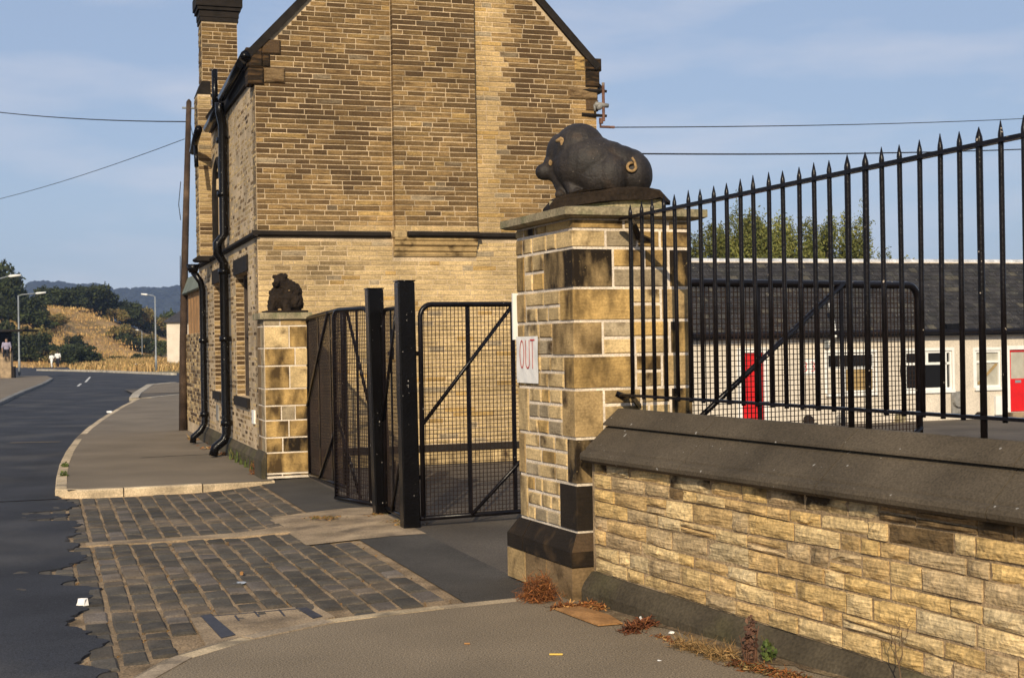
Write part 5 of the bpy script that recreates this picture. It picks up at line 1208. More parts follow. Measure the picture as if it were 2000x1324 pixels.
# region: (where, group, [(px, distance, radius m, height m, kind)])
REG = [('in the dark wood left of the bank', 'trees of the dark wood left of the bank', 'tree',
        [(-34, 168, 3.6, 7.2, 0), (-14, 188, 3.2, 6.6, 1), (4, 182, 3.2, 6.2, 0), (18, 186, 2.2, 4.6, 1), (30, 190, 1.9, 5.2, 0), (38, 186, 2.4, 3.6, 1), (47, 182, 2.2, 3.8, 0), (56, 184, 2.3, 3.0, 0), (64, 178, 2.3, 3.4, 1), (70, 186, 1.7, 2.2, 0)]),
       ('at the foot of the dark wood', 'bushes at the foot of the dark wood', 'bush',
        [(-20, 160, 2.6, 4.0, 1), (2, 163, 2.6, 3.8, 2), (14, 161, 2.2, 3.0, 1), (28, 166, 2.4, 4.0, 0), (40, 163, 2.2, 3.6, 1), (50, 162, 2.2, 3.2, 0), (60, 165, 2.2, 3.8, 2), (70, 163, 2.1, 3.4, 0), (80, 166, 2.0, 3.0, 1), (90, 162, 1.8, 2.2, 0), (100, 161, 1.7, 1.8, 2), (112, 160, 1.5, 1.5, 0), (124, 160, 1.4, 1.2, 1)]),
       ('in the hedge along the hill crest', 'bushes of the hedge along the crest', 'bush',
        [(86, 206, 2.4, 3.2, 0), (97, 212, 2.4, 3.4, 1), (108, 214, 2.4, 3.2, 0), (120, 216, 2.4, 3.4, 1), (132, 217, 2.5, 3.3, 0), (144, 218, 2.5, 3.8, 1), (156, 219, 2.5, 3.8, 0), (168, 221, 2.5, 4.3, 1), (180, 223, 2.6, 4.6, 0), (191, 226, 2.6, 5.0, 1), (202, 228, 2.6, 4.8, 0), (212, 230, 2.4, 4.4, 1), (222, 231, 2.2, 3.6, 0)]),
       ('on the dry grass slope', 'bushes scattered on the dry slope', 'bush',
        [(92, 182, 1.5, 1.6, 3), (101, 184, 1.5, 2.0, 2), (112, 186, 1.4, 1.5, 3), (122, 188, 1.2, 1.3, 2), (144, 176, 1.4, 2.1, 0), (155, 178, 1.4, 1.9, 1), (150, 170, 0.9, 0.9, 3), (163, 174, 0.9, 1.2, 2)]),
       ('at the foot of the bank behind the walkers', 'bushes at the foot of the bank', 'bush',
        [(134, 157, 1.8, 2.5, 0), (146, 153, 2.0, 2.6, 1), (158, 152, 1.9, 2.5, 0), (170, 155, 1.4, 1.8, 1), (182, 158, 1.2, 1.4, 3)]),
       ('in the far scrub right of the bank', 'bushes of the far scrub', 'bush',
        [(230, 226, 2.0, 2.8, 2), (238, 230, 2.3, 2.8, 1), (249, 234, 2.3, 4.2, 1), (260, 236, 2.4, 4.4, 0), (271, 238, 2.3, 4.0, 2), (283, 240, 2.3, 3.2, 2), (294, 240, 2.3, 2.8, 1), (305, 242, 2.3, 3.4, 2), (318, 244, 2.4, 3.8, 3), (330, 246, 2.6, 4.4, 3), (342, 246, 2.6, 5.2, 3)]),
       ('in the near scrub right of the bank', 'bushes of the near scrub', 'bush',
        [(224, 202, 1.6, 2.0, 2), (236, 204, 1.8, 2.6, 2), (248, 200, 1.7, 2.2, 1), (259, 205, 1.8, 2.6, 2), (270, 202, 1.7, 2.2, 0), (282, 206, 1.8, 2.6, 2), (293, 203, 1.7, 2.4, 1), (304, 205, 1.7, 2.3, 2), (315, 203, 1.7, 2.5, 3), (200, 172, 1.0, 0.9, 2), (222, 170, 1.0, 1.0, 3), (238, 170, 1.0, 1.0, 2), (262, 170, 1.1, 1.2, 1), (288, 174, 1.0, 1.2, 2)])]
words = {0: 'dark green', 1: 'deep green', 2: 'olive brown', 3: 'bright green'}
for where, grp, cat, items in REG:
    items = sorted(items); n_ = len(items)
    for i, (px, Y, rad, h_, k) in enumerate(items):
        o_ = ORD[i] if i < len(ORD) else 'last'
        plant(cat, cat, '%s %s, %s from the left %s' % (words[k], cat, o_, where), grp, hillpt(px, Y), rad / 1.0, h_ / 1.62, k, rv.uniform(0, 6))
# tufts of rough grass at the foot (one mass)
def tufts(name, pts, n, h, spread, tones, mat, wd_=0.01, seed=1):
    r = np.random.default_rng(seed); mb = MB()
    for i in range(n):
        b = V(*pts[r.integers(0, len(pts))]) + V(r.normal() * spread[0], r.normal() * spread[1], 0)
        a = r.uniform(0, 2 * PI); l = h * r.uniform(0.4, 1.2); bend = r.uniform(0.1, 0.9) * l; dd = V(math.cos(a), math.sin(a), 0); sd = V(-dd[1], dd[0], 0) * wd_ * r.uniform(0.6, 1.3)
        m_ = b + dd * bend * 0.35 + V(0, 0, l * 0.6); tpt = b + dd * bend + V(0, 0, l * (0.95 - 0.4 * bend / l))
        t = tones[r.integers(0, len(tones))]; f = r.uniform(0.7, 1.25)
        mb.add([b - sd, b + sd, m_ + sd * 0.8, m_ - sd * 0.8, tpt], [(0, 1, 2, 3), (3, 2, 4)], sc(t, f))
    return mb
ST = [(0.50, 0.32, 0.125), (0.42, 0.26, 0.10), (0.56, 0.37, 0.15), (0.28, 0.21, 0.07)]
pts = []
for _ in range(260):
    px = rv.uniform(176, 372); Y = rv.uniform(112, 172); p = hillpt(px, Y); p[2] += 0.1
    if px < 250 and Y < 114 + (250 - px) * 0.18: continue
    pts.append(p)
mb = tufts('g', pts, 16000, 0.8, (1.0, 1.2), ST, M['rustweed'], 0.045, 3)
o = mb.build('rough_grass', M['rustweed'], None, kind='stuff'); tag(o, 'tall straw coloured grass beyond the junction kerb', 'grass')
pts = []
for _ in range(300):
    px = rv.uniform(80, 250); Y = rv.uniform(150, 215); p = hillpt(px, Y); p[2] += 0.1; pts.append(p)
mb = tufts('g', pts, 12000, 0.45, (1.2, 1.6), ST, M['rustweed'], 0.05, 5)
o = mb.build('bank_grass', M['rustweed'], None, kind='stuff'); tag(o, 'dry golden grass covering the hillside bank', 'grass')

# far wooded hill
mb = MB(); vs = []; nx, ny = 90, 16
def far_h(x, y):
    px = 1000 + FPX * x / y
    top = np.interp(px, [-600, 100, 165, 195, 225, 255, 300, 345, 420, 520, 800], [92, 79, 75, 76, 68, 71, 69, 73, 66, 50, 16])
    return -2 + top * sstep(y, 1250, 1750) + 1.5 * math.sin(x * 0.03) * math.sin(x * 0.011 + 2)
for j in range(ny + 1):
    y = 1200 + 700 * j / ny
    for i in range(nx + 1):
        x = y * (-0.65 + 0.62 * i / nx); vs.append((x, y, far_h(x, y)))
mb.add(vs, [(j * (nx + 1) + i, j * (nx + 1) + i + 1, (j + 1) * (nx + 1) + i + 1, (j + 1) * (nx + 1) + i) for j in range(ny) for i in range(nx)], (0.02, 0.024, 0.02))
structure(mb, 'far_hill', M['farwood'], True)
r = np.random.default_rng(9); mb = MB()
for i in range(2600):
    px = r.uniform(60, 470); y = r.uniform(1280, 1790); x = (px - 1000) / FPX * y; zz = far_h(x, y); s_ = r.uniform(5, 10)
    if r.random() < 0.12: continue
    c = V(x, y, zz + s_ * 0.35); t = r.choice([0.75, 1.0, 1.25]); tn = sc((0.018, 0.022, 0.020), t)
    vv = []; n = 6
    for (e, z_) in ((1.0, -0.6), (1.15, 0.1), (0.7, 0.75)):
        for k in range(n): a = 2 * PI * k / n + r.uniform(0, 0.5); vv.append(c + V(math.cos(a) * s_ * e * r.uniform(.75, 1.2), math.sin(a) * s_ * e, z_ * s_ * r.uniform(0.8, 1.2)))
    vv.append(c + V(0, 0, s_ * 1.05))
    mb.add(vv, [(q * n + k, q * n + (k + 1) % n, (q + 1) * n + (k + 1) % n, (q + 1) * n + k) for q in range(2) for k in range(n)] + [(2 * n + k, 2 * n + (k + 1) % n, 3 * n) for k in range(n)], tn)
o = mb.build('far_woodland', M['farwood'], None, kind='stuff'); tag(o, 'dark blue wooded ridge far behind the hillside', 'woodland')

# willows behind the bungalow
WT = [(0.135, 0.140, 0.034), (0.100, 0.115, 0.028), (0.17, 0.165, 0.045)]
def willow(px, Y, hgt, wid, seed, label, n, dens=1.0):
    P = V((px - 1000) / FPX * Y, Y, -1.2); r = random.Random(seed); lobes = []; top = []
    for i in range(int((30 + wid * 26) * dens)):
        x = r.uniform(-wid, wid); env = (1 - (x / wid) ** 2) ** 0.5; z_ = r.uniform(0.44, 0.86) * hgt * (0.66 + 0.34 * env)
        lobes.append((x, r.uniform(-1.2, 1.2), z_, r.uniform(0.22, 0.5), r.uniform(0.3, 0.7), r.uniform(0.5, 1.0), r.choice((0.75, 0.9, 1.0, 1.25))))
        if r.random() < 0.4: top.append((x + r.uniform(-.1, .1), 0, z_ + r.uniform(0.5, 1.0), 0.10, 0.12, r.uniform(0.5, 0.9), r.choice((0.9, 1.1, 1.25))))
    T = thing('willow_tree', P, label, 'tree', 'trees behind the bungalow')
    link('crown', leaf_mesh('crown', lobes + top, n, 0.026, WT, 2.8, seed, 0.3), T)
    mb = MB(); mb.tube([(0, 0, 0), (0.1, 0, hgt * 0.35), (0, 0.1, hgt * 0.55)], [0.22, 0.16, 0.1], 8)
    for i in range(16):
        l = r.choice(lobes); mb.tube([(0, 0, hgt * r.uniform(0.2, 0.45)), (l[0] * 0.5, l[1] * .5, hgt * .5), (l[0], l[1], l[2] + l[5] * 0.5), (l[0] * 1.03, l[1], l[2] + l[5])], [0.07, 0.04, 0.016, 0.004], 5)
    me = mb.mesh('trunk'); me.materials.append(M['bark']); link('trunk', me, T)
willow(1430, 54, 8.5, 1.9, 3, 'leafy green tree behind the bungalow ridge, next to the pig pillar', 48000)
willow(1510, 55, 8.4, 2.2, 4, 'pale green willow behind the bungalow ridge, between two other trees', 56000)
willow(1590, 56, 8.4, 2.1, 5, 'bushy yellow green tree behind the middle of the bungalow ridge', 54000)
willow(1665, 56, 8.9, 1.1, 6, 'thin straggly tree with sparse top twigs behind the bungalow', 9000, 0.5)
willow(1728, 57, 6.9, 1.2, 8, 'small sparse tree furthest along the bungalow ridge', 12000, 0.6)

# ================================================================== STREET FURNITURE
PB = gnd(358, 840); PT = at(369, 199, PB[1])
TP = thing('telegraph_pole', PB, 'dark brown wooden telegraph pole beside the lodge on the pavement', 'telegraph pole')
mb = MB(); mid = (PB + PT) / 2 + V(-0.03, 0, 0); mb.tube([PB - V(0, 0, 0.1), PB * .5 + mid * .5 + V(-0.01, 0, 0), mid, PT], [0.088, 0.078, 0.07, 0.052], 10); mb.build('shaft', M['pole'], TP, True)
mb = MB(); a = at(356, 211, PB[1]); b = at(383, 212, PB[1]); mb.tube([a, b], 0.022, 6); mb.build('crossbar', M['steel'], TP)
mb = MB(); mb.tube([PT, PT + V(0, 0, 0.05)], [0.05, 0.015], 8); mb.build('finial', M['pole'], TP)
mb = MB(); mb.tube([at(353, 355, PB[1] - .1), at(349, 400, PB[1] - .1), at(353, 430, PB[1] - .1)], 0.008, 5); mb.tube([at(352, 500, PB[1] - .12), at(352, 560, PB[1] - .12)], 0.008, 5); mb.build('down_cable', M['cable'], TP)
def wire(A, B, sag, r, label):
    A, B = V(*A), V(*B); mb = MB(); pts = [A + (B - A) * t - V(0, 0, sag * 4 * t * (1 - t)) for t in np.linspace(0, 1, 15)]; mb.tube(pts, r, 5)
    return single(mb, 'overhead_wire', M['cable'], label, 'wire', 'overhead wires', loc=A)
ptop = at(362, 238, PB[1]); wire(ptop, at(-160, 196, 40), 0.15, 0.012, 'upper overhead wire running left from the telegraph pole')
wire(at(360, 272, PB[1]), at(-160, 420, 44), 0.2, 0.007, 'thin lower wire sloping down left from the telegraph pole')
wire(at(372, 240, PB[1]), SF.P(5.6, 0.2, 5.05), 0.05, 0.008, 'short wire from the telegraph pole to the lodge chimney')
wire(gq(1200, 249), at(2180, 221, 34), 0.08, 0.008, 'thin upper wire crossing the sky right of the pig')
wire(gq(1170, 294, 0.0) + w_ * 0.3, at(2180, 283, 30), 0.08, 0.012, 'thicker lower wire crossing the sky right of the pig')
def lamp(base, top_y, arm_px, label, r0=0.07, armrise=0.1, hl=0.7, straight=True):
    P = gnd(*base); P[2] = P[2]; top = at(base[0] + 0.2, top_y, P[1]); T = thing('street_lamp', P, label, 'street lamp', 'street lamps by the junction')
    Hh = top[2] - P[2]; sc_ = P[1] / FPX; ax = arm_px * sc_
    mb = MB(); mb.tube([P, P + V(0, 0, Hh * 0.2), P + V(0, 0, Hh * 0.2 + 0.05), V(P[0], P[1], top[2])], [r0, r0, r0 * 0.65, r0 * 0.55], 8); mb.build('column', M['steel'], T, True)
    sg = 1 if ax > 0 else -1; e = V(P[0] + ax - sg * hl, P[1], top[2] + armrise)
    mb = MB(); mb.tube([V(P[0], P[1], top[2] - 0.05), V(P[0] + ax * 0.12, P[1], top[2] + armrise * 0.4), e], r0 * 0.42, 6); mb.build('arm', M['steel'], T, True)
    mb = MB(); mb.tube([e, e + V(sg * hl * 0.15, 0, 0.0), e + V(sg * hl, 0, 0.05)], [0.04, 0.085, 0.06], 8); mb.build('lantern', M['lens'], T, True)
    return T
lamp((38, 733), 577, 54, 'tall grey street lamp beside the low wall, its arm pointing at the bank', 0.085, 0.12, 0.72)
lamp((305, 724), 579, -27, 'tall slim street lamp standing in the straw grass', 0.09, 0.15, 0.5)
lamp((278, 708), 646, -12, 'small distant street lamp half hidden in the scrub', 0.07, 0.1, 0.4)
lamp((13, 706), 634, 13, 'small distant street lamp behind the shelter roof', 0.07, 0.3, 0.6)
lamp((-26, 745), 556, 70, 'street lamp at the picture edge with only its curved arm showing', 0.08, 0.45, 0.7)

# ------------------------------------------------------------------ people
def person(P, label, hgt, top, bot, yaw, stride=0.2, sit=False, shirtless=False):
    T = thing('person', P, label, 'person'); T.rotation_euler.z = yaw; k = hgt / 1.75
    if not sit:
        legs = [((-0.09, 0, 0.92), (-0.10, stride, 0.48), (-0.10, stride * 0.6, 0.06)), ((0.09, 0, 0.92), (0.10, -stride * 0.6, 0.48), (0.10, -stride * 1.5, 0.08))]
        z0 = 0
    else:
        legs = [((-0.1, 0, 0.92), (-0.12, -0.42, 0.90), (-0.12, -0.45, 0.48)), ((0.1, 0, 0.92), (0.12, -0.42, 0.90), (0.12, -0.45, 0.48))]
    arms = [((-0.21, 0, 1.42), (-0.27, -0.03, 1.13), (-0.25, -0.12, 0.88)), ((0.21, 0, 1.42), (0.27, 0.03, 1.13), (0.25, -0.08, 0.88))]
    S_ = lambda p: tuple(q * k for q in p)
    pr = [('e', S_((0, 0, 1.62)), (0.085 * k, 0.10 * k, 0.125 * k)), ('c', S_((0, 0.01, 1.40)), S_((0, 0, 1.56)), 0.055 * k, 0.05 * k), ('e', S_((0, -0.10, 1.60)), (0.02 * k, 0.03 * k, 0.025 * k)),
          ('e', S_((0, 0, 1.28)), (0.19 * k, 0.11 * k, 0.20 * k)), ('e', S_((0, 0, 1.08)), (0.15 * k, 0.10 * k, 0.18 * k)), ('e', S_((0, 0, 0.94)), (0.16 * k, 0.11 * k, 0.12 * k))]
    for a, b, c in arms: pr += [('c', S_(a), S_(b), 0.05 * k, 0.04 * k), ('c', S_(b), S_(c), 0.04 * k, 0.03 * k), ('e', S_((c[0], c[1], c[2] - 0.06)), (0.03 * k, 0.035 * k, 0.07 * k))]
    for a, b, c in legs: pr += [('c', S_(a), S_(b), 0.085 * k, 0.06 * k), ('c', S_(b), S_(c), 0.055 * k, 0.04 * k), ('c', S_((c[0], c[1] + 0.04, c[2] - 0.03)), S_((c[0], c[1] - 0.16, c[2] - 0.04)), 0.04 * k, 0.035 * k)]
    blob_obj('body', pr, 0.022, 2, M['skin'], T)
    sh = [('e', S_((0, 0, 1.28)), (0.215 * k, 0.135 * k, 0.21 * k)), ('e', S_((0, 0, 1.06)), (0.175 * k, 0.125 * k, 0.2 * k))]
    for a, b, c in arms: sh += [('c', S_(a), S_(b), 0.072 * k, 0.06 * k)]
    blob_obj('shirt', sh, 0.022, 2, top, T)
    tr = [('e', S_((0, 0, 0.93)), (0.18 * k, 0.13 * k, 0.13 * k))]
    for a, b, c in legs: tr += [('c', S_(a), S_(b), 0.105 * k, 0.08 * k), ('c', S_(b), S_(tuple(b[i] + (c[i] - b[i]) * 0.9 for i in range(3))), 0.078 * k, 0.065 * k)]
    blob_obj('trousers', tr, 0.022, 2, bot, T)
    blob_obj('hair', [('e', S_((0, 0.015, 1.65)), (0.095 * k, 0.105 * k, 0.11 * k))], 0.02, 1, M['hair'], T)
    return T
q = gnd(101, 718, -0.08); person(q, 'person in white top and white trousers walking beyond the junction', 1.55, M['whitecloth'], M['whitecloth'], 2.9)
q = gnd(113, 718, -0.08); person(q, 'taller person in white shirt and dark trousers walking beyond the junction', 1.78, M['whitecloth'], M['darkcloth'], 3.3)

# left edge: rough wall, shelter with flat roof, seated figure
LW = gnd(22, 738)
LWT = thing('garden_wall', LW, 'grey roadside wall at the far left by the street lamp', 'wall')
fr = Fr(LW, (-1, 0.05, 0), (0.05, 1, 0)); mb = MB(); mb.box(fr, 0, 6, 0, 0.3, -0.1, 1.58); mb.build('body', M['concrete'], LWT); mb = MB(); mb.box(fr, -0.04, 6, -0.03, 0.33, 1.582, 1.66); mb.build('coping', M['coping'], LWT)
mb = MB(); mb.box(fr, -0.22, -0.03, -0.05, 0.2, -0.1, 0.72); mb.build('end_pier', M['soot'], LWT)
SH = thing('roadside_shelter', fr.P(3, 2.5, 0), 'dark flat-roofed shelter behind the roadside wall at the far left', 'shelter')
mb = MB(); mb.box(fr, -0.4, 6, 1.0, 3.5, 2.95, 3.08); mb.build('roof', M['soot'], SH)
for a in (1.4, 5.6):
    mb = MB(); mb.box(fr, a, a + 0.12, 1.2, 1.32, 0, 2.949); mb.build('post', M['soot'], SH)
mb = MB(); mb.box(fr, 1.3, 6, 3.2, 3.3, 0, 2.949); mb.build('back_wall', M['soot'], SH)
sp = fr.P(0.34, 0.14, 1.66 - 0.79); person(sp, 'person in lilac top and dark trousers sitting on the roadside wall', 1.65, M['lilac'], M['darkcloth'], 0.2, sit=True)
# white house beyond
HB = gnd(326, 727)
HB = V((326 - 1000) / FPX * 128, 128, 0.0)
WH = thing('white_house', HB, 'small white rendered house with dark hipped roof beside the telegraph pole', 'house')
fr = Fr(HB, (1, 0, 0), (0, -1, 0)); mb = MB(); mb.box(fr, 0, 6, -5, 0, 0, 4.15); mb.build('wall', M['render'], WH)
mb = MB(); vs = [fr.P(-0.35, 0.35, 4.15), fr.P(6.35, 0.35, 4.15), fr.P(6.35, -5.35, 4.15), fr.P(-0.35, -5.35, 4.15), fr.P(2, -2.5, 6.1), fr.P(4.2, -2.5, 6.1)]
mb.add(vs, [(0, 1, 5, 4), (1, 2, 5), (2, 3, 4, 5), (3, 0, 4), (0, 1, 2, 3)], (0.04, 0.038, 0.042)); mb.build('roof', M['slate'], WH)
mb = MB(); mb.box(fr, 2.6, 3.5, 0.0, 0.03, 2.0, 3.1); mb.build('window', M['glass'], WH)

# ================================================================== WEEDS AND LITTER
RU = [(0.24, 0.085, 0.025), (0.17, 0.06, 0.02), (0.30, 0.12, 0.035), (0.11, 0.045, 0.018)]
GR = [(0.07, 0.10, 0.025), (0.10, 0.125, 0.03), (0.05, 0.075, 0.02)]
def weed(name, pxs, n, h, spread, tones, label, cat, wd_=0.004, seed=1, z=0.0):
    pts = [gnd(x, y, z) for x, y in pxs]; mb = tufts('w', pts, n, h, spread, tones, M['rustweed'], wd_, seed)
    return single(mb, name, M['rustweed'], label, cat, loc=np.mean(pts, axis=0))
def tangle(name, pxs, n, rad, hgt, ln, tones, label, cat, wd_=0.003, seed=1, flat=0.5, z=0.0):
    """a tangled heap of curled stems and leaves; flat: 1 lies down, 0 stands"""
    r = np.random.default_rng(seed); pts = [gnd(x, y, z) for x, y in pxs]; mb = MB()
    for i in range(n):
        c = V(*pts[r.integers(0, len(pts))]); th = r.uniform(0, 2 * PI); q = abs(r.normal()) * rad * 0.6
        b = c + V(math.cos(th) * q, math.sin(th) * q, max(0.002, r.random() ** 1.3 * hgt * max(0.1, 1 - q / rad * 0.6)))
        d = V(r.normal(), r.normal(), r.normal() * (1 - flat) + (1 - flat) * 0.4); d /= np.linalg.norm(d); sd = np.cross(d, V(r.normal(), r.normal(), 1)); sd /= np.linalg.norm(sd) + 1e-9
        l = ln * r.uniform(0.4, 1.3); k = np.cross(d, sd) * l * r.uniform(-0.5, 0.5); w2 = wd_ * r.uniform(0.5, 1.4) * sd
        p1 = b + d * l * 0.5 + k; p2 = b + d * l + k * 0.2
        for p in (p1, p2): p[2] = max(p[2], 0.003 + z)
        mb.add([b - w2, b + w2, p1 + w2, p1 - w2, p2 + w2 * 0.4, p2 - w2 * 0.4], [(0, 1, 2, 3), (3, 2, 4, 5)], sc(tones[r.integers(0, len(tones))], r.uniform(0.6, 1.3)))
    return single(mb, name, M['rustweed'], label, cat, loc=np.mean(pts, axis=0))
tangle('dead_weed', [(1032, 1172), (1050, 1170), (1062, 1168), (1072, 1172), (1048, 1176)], 1500, 0.065, 0.15, 0.06, RU, 'bushy rust-brown dead weed at the foot of the pig pillar', 'weed', 0.0017, 1, 0.15)
tangle('leaf_litter', [(1092, 1188), (1112, 1188), (1135, 1186), (1158, 1184), (1172, 1190)], 700, 0.06, 0.035, 0.035, RU + [(0.34, 0.18, 0.06)], 'brown leaf litter between the dead weed and the cardboard', 'leaf litter', 0.004, 2, 0.7)
tangle('leaf_heap', [(1232, 1234), (1250, 1228), (1264, 1222)], 420, 0.05, 0.05, 0.05, [(0.16, 0.05, 0.02), (0.10, 0.035, 0.016), (0.2, 0.08, 0.03)], 'small heap of red-brown dead leaves beside the wall', 'leaf heap', 0.004, 3, 0.6)
tangle('dry_grass', [(1335, 1266), (1352, 1270), (1372, 1275), (1392, 1282), (1410, 1288), (1425, 1284)], 700, 0.045, 0.05, 0.075, [(0.34, 0.21, 0.085), (0.28, 0.16, 0.06), (0.2, 0.13, 0.05)], 'straw tuft of dry grass by the wall foot', 'grass tuft', 0.0016, 4, 0.45)
tangle('dry_litter', [(1440, 1300), (1462, 1306), (1484, 1310), (1510, 1316), (1535, 1322), (1560, 1328)], 800, 0.06, 0.03, 0.035, RU + [(0.3, 0.2, 0.08), (0.1, 0.09, 0.035)], 'strip of brown leaf litter along the wall foot near the green weed', 'leaf litter', 0.0035, 6, 0.7)
tangle('dry_litter', [(1290, 1244), (1305, 1250), (1320, 1256)], 160, 0.05, 0.012, 0.02, RU + [(0.3, 0.2, 0.08)], 'thin scatter of dry bits along the wall foot beside the straw tuft', 'leaf litter', 0.003, 16, 0.85)
# tall dead stalk with a green weed
KP0 = gnd(1468, 1298)
DS = thing('dead_stalk', KP0, 'tall brown dead dock stalk against the wall plinth', 'weed')
rk = random.Random(3); mb = MB()
for i in range(7):
    x = rk.uniform(-0.03, 0.03); h = rk.uniform(0.14, 0.24); mb.tube([KP0 + V(x, rk.uniform(-.02, .02), 0), KP0 + V(x + rk.uniform(-.03, .03), 0.02, h * .6), KP0 + V(x + rk.uniform(-.05, .05), 0.03, h)], [0.004, 0.003, 0.002], 5, tone=(0.12, 0.06, 0.035))
mb.build('stem', M['rustweed'], DS)
me = leaf_mesh('leaves', [(0, 0.01, 0.14, 0.035, 0.03, 0.09, 1), (-0.01, 0.02, 0.06, 0.03, 0.03, 0.05, 1)], 150, 0.010, [(0.13, 0.07, 0.045), (0.09, 0.045, 0.03)], 1.5, 4); me.materials.clear(); me.materials.append(M['rustweed']); link('dead_leaf_cluster', me, DS)
KP1 = gnd(1508, 1296); GW_ = thing('green_weed', KP1, 'small green leafy weed growing right of the dead stalk', 'weed')
mb = MB(); mb.tube([KP1, KP1 + V(-0.02, 0.01, 0.08), KP1 + V(-0.05, 0.01, 0.14)], [0.004, 0.003, 0.002], 5, tone=(0.1, 0.08, 0.03)); mb.build('stem', M['rustweed'], GW_)
link('leaves', leaf_mesh('leaves', [(-0.02, 0.0, 0.07, 0.035, 0.03, 0.055, 1), (0.01, 0, 0.04, 0.02, 0.02, 0.03, 1)], 60, 0.011, GR, 1.6, 6), GW_)
for (x, y, lb, sd) in ((1795, 1324, 'green shoot with orange leaves at the wall foot near the picture bottom', 3),):
    K = gnd(x, y); T = thing('green_shoot', K, lb, 'weed'); link('leaves', leaf_mesh('leaves', [(0, 0, 0.03, 0.03, 0.03, 0.03, 1)], 50, 0.009, GR + [(0.3, 0.16, 0.04)], 1.6, sd), T)
    mb = MB(); mb.tube([K, K + V(0, 0, 0.05)], 0.003, 5, tone=(0.1, 0.08, 0.03)); mb.build('stem', M['rustweed'], T)
# bare twigs in front of the wall, right
TW = WF.P(2.70, 0.12, 0.0); T = thing('bare_sapling', TW, 'thin bare branching sapling twigs in front of the wall', 'sapling'); mb = MB()
def branch(P, d, l, r_, dep):
    Q = P + d * l; mb.tube([P, P + d * l * 0.5 + V(rk.uniform(-.01, .01), 0, rk.uniform(-.01, .01)), Q], [r_, r_ * .85, r_ * .7], 5, tone=(0.13, 0.085, 0.05))
    if dep:
        for k in (-1, 1): 
            dd = d + dw * 0.35 * k * rk.uniform(0.6, 1.3) + V(0, 0, 0.1); branch(Q, dd / np.linalg.norm(dd), l * rk.uniform(0.55, 0.8), r_ * .7, dep - 1)
branch(TW, V(0, 0, 1), 0.14, 0.0042, 3); mb.build('twigs', M['rustweed'], T)
# cardboard
c = [gnd(1084, 1192), gnd(1130, 1186), gnd(1190, 1204), gnd(1216, 1220), gnd(1168, 1224), gnd(1120, 1206)]; mb = MB(); n = len(c); m_ = np.mean(c, axis=0) + V(0, 0, 0.03)
mb.add([p + V(0, 0, 0.014) for p in c] + [p + V(0, 0, 0.006) for p in c] + [m_], [(i, (i + 1) % n, 2 * n) for i in range(n)] + [(i, (i + 1) % n, n + (i + 1) % n, n + i) for i in range(n)])
single(mb, 'cardboard', M['card'], 'flattened orange-brown cardboard piece lying by the pillar foot', 'cardboard', loc=c[0])
def scrap(name, x, y, r_, mat, label, cat, h=0.02, seed=1, z=None, flat=False):
    P = gnd(x, y, -0.03); P[2] = 0.0 if z is None else z; rr_ = random.Random(seed); mb = MB(); n = 7; vs = []
    for k in range(n): a = 2 * PI * k / n; vs.append(P + V(math.cos(a) * r_ * rr_.uniform(0.7, 1.2), math.sin(a) * r_ * rr_.uniform(0.7, 1.2), 0.003))
    for k in range(n): a = 2 * PI * k / n + 0.3; vs.append(P + V(math.cos(a) * r_ * rr_.uniform(0.5, 1.1), math.sin(a) * r_ * rr_.uniform(0.5, 1.0), h * rr_.uniform(0.4, 1)))
    vs.append(P + V(0, 0, h))
    mb.add(vs, [(k, (k + 1) % n, n + (k + 1) % n, n + k) for k in range(n)] + [(n + k, n + (k + 1) % n, 2 * n) for k in range(n)] + [tuple(range(n - 1, -1, -1))])
    return single(mb, name, mat, label, cat, loc=P)
g_ = lambda x, y: road_z(*gnd(x, y, -0.05)[:2])
scrap('paper_scrap', 160, 1178, 0.038, M['paper'], 'crumpled cream paper on the broken road edge', 'litter', 0.05, 2, g_(160, 1178))
scrap('plastic_scrap', 468, 1134, 0.055, M['bluepl'], 'flat pale blue plastic scrap lying on the setts', 'litter', 0.008, 3, g_(468, 1134))
scrap('orange_scrap', 472, 1118, 0.016, M['card'], 'tiny orange scrap on the setts beside the blue plastic', 'litter', 0.03, 3, g_(472, 1118))
scrap('white_scrap', 1312, 1248, 0.018, M['paper'], 'small white scrap on the pavement left of the straw tuft', 'litter', 0.015, 4)
scrap('white_scrap', 1252, 1230, 0.016, M['paper'], 'small white scrap caught in the red-brown leaf heap', 'litter', 0.05, 5)
scrap('white_scrap', 1288, 1302, 0.012, M['paper'], 'tiny white scrap alone on the near pavement', 'litter', 0.006, 6)
scrap('white_litter', 266, 721, 0.5, M['paper'], 'white litter sack lying on the grass past the junction', 'litter', 0.4, 7, 0.05)
scrap('white_scrap', 215, 808, 0.09, M['paper'], 'white litter on the street kerb far along the pavement', 'litter', 0.05, 8)
for (x, y, dx, dy, m, lb) in ((1073, 1279, 26, 0, 'yellow', 'thin yellow stick lying on the near pavement'), (907, 1258, 11, 0, 'card', 'short orange stub lying on the near pavement')):
    A, B = gnd(x, y), gnd(x + dx, y + dy); mb = MB(); mb.tube([A + V(0, 0, .005), B + V(0, 0, .005)], 0.0055, 5); single(mb, 'stick', M[m], lb, 'litter', loc=A)
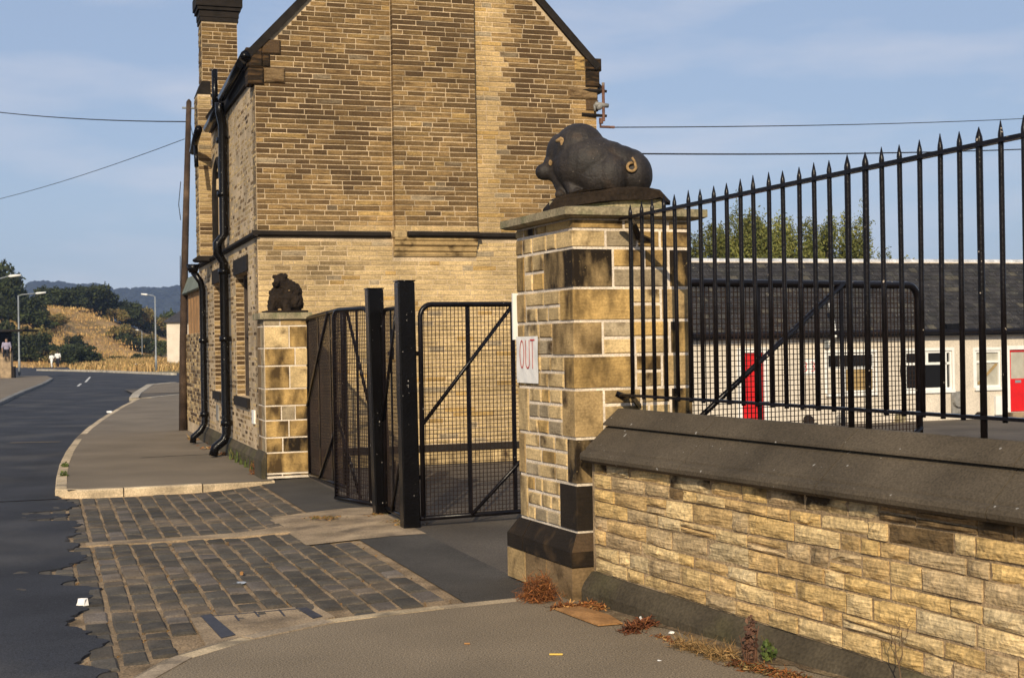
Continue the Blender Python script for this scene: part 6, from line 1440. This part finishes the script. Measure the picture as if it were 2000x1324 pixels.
# weeds by the far pillar and kerb
weed('kerb_weeds', [(462, 896), (476, 902), (490, 906), (500, 912), (505, 918)], 420, 0.20, (0.06, 0.07), GR + [(0.2, 0.15, 0.05)], 'green and straw weeds at the corner of the lodge and far pillar', 'weeds', 0.007, 8)
tangle('rust_weed', [(500, 926), (506, 926)], 160, 0.07, 0.14, 0.08, RU, 'small rust-red weed at the foot of the far pillar', 'weed', 0.004, 9, 0.2)
tangle('straw_litter', [(425, 868), (440, 888), (415, 876), (380, 858)], 260, 0.16, 0.03, 0.10, ST + RU, 'straw litter along the foot of the lodge drainpipes', 'leaf litter', 0.007, 10, 0.8)
for (x, y, lb, sd) in ((127, 912, 'small green weed on the inner street kerb edge', 3), (124, 930, 'small green weed at the rounded street kerb corner', 5)):
    K = gnd(x, y); T = thing('kerb_weed', K, lb, 'weed'); link('leaves', leaf_mesh('leaves', [(0, 0, 0.03, 0.05, 0.06, 0.035, 1)], 60, 0.013, GR, 1.5, sd), T); mb = MB(); mb.tube([K, K + V(0, 0, 0.04)], 0.004, 5, tone=(0.1, 0.1, 0.03)); mb.build('stem', M['rustweed'], T)
tangle('joint_grass', [(618, 1012), (635, 1013), (650, 1012), (730, 1005), (775, 1018), (790, 1026)], 420, 0.12, 0.018, 0.03, [(0.3, 0.16, 0.05), (0.2, 0.12, 0.05), (0.14, 0.12, 0.04)], 'low dry growth in the concrete by the gate posts', 'weeds', 0.004, 12, 0.8, -0.012)
# dry sprigs in the sett joints (one mass)
pts = []
rj = random.Random(2)
for _ in range(140):
    a = -2.86 + PXW * rj.randint(0, 14); b = rj.uniform(-4.2, 0.4)
    if b < kerb_s(a) + 0.1: continue
    P = GATE.P(a, b, 0); pts.append((P[0], P[1], road_z(P[0], P[1]) - 0.012))
mb = tufts('j', pts, 1500, 0.011, (0.006, 0.05), [(0.30, 0.16, 0.05), (0.22, 0.13, 0.05), (0.10, 0.06, 0.025)], M['rustweed'], 0.0035, 14)
o = mb.build('joint_weeds', M['rustweed'], None, kind='stuff'); tag(o, 'dry brown sprigs growing in the joints between setts', 'weeds')

# ================================================================== HAZE
mb = MB(); hb = Fr((0, 0, 0), (1, 0, 0), (0, 1, 0)); mb.box(hb, -2600, 1400, -120, 2100, -30, 150)
hm = bpy.data.materials.new('haze'); hm.use_nodes = True; t = hm.node_tree; t.nodes.clear()
o_ = t.nodes.new('ShaderNodeOutputMaterial'); pv = t.nodes.new('ShaderNodeVolumePrincipled'); t.links.new(pv.outputs[0], o_.inputs['Volume'])
pv.inputs['Color'].default_value = (0.42, 0.60, 1.0, 1); pv.inputs['Density'].default_value = 0.00020; pv.inputs['Anisotropy'].default_value = 0.0
ho = mb.build('haze', hm, None, kind='stuff')
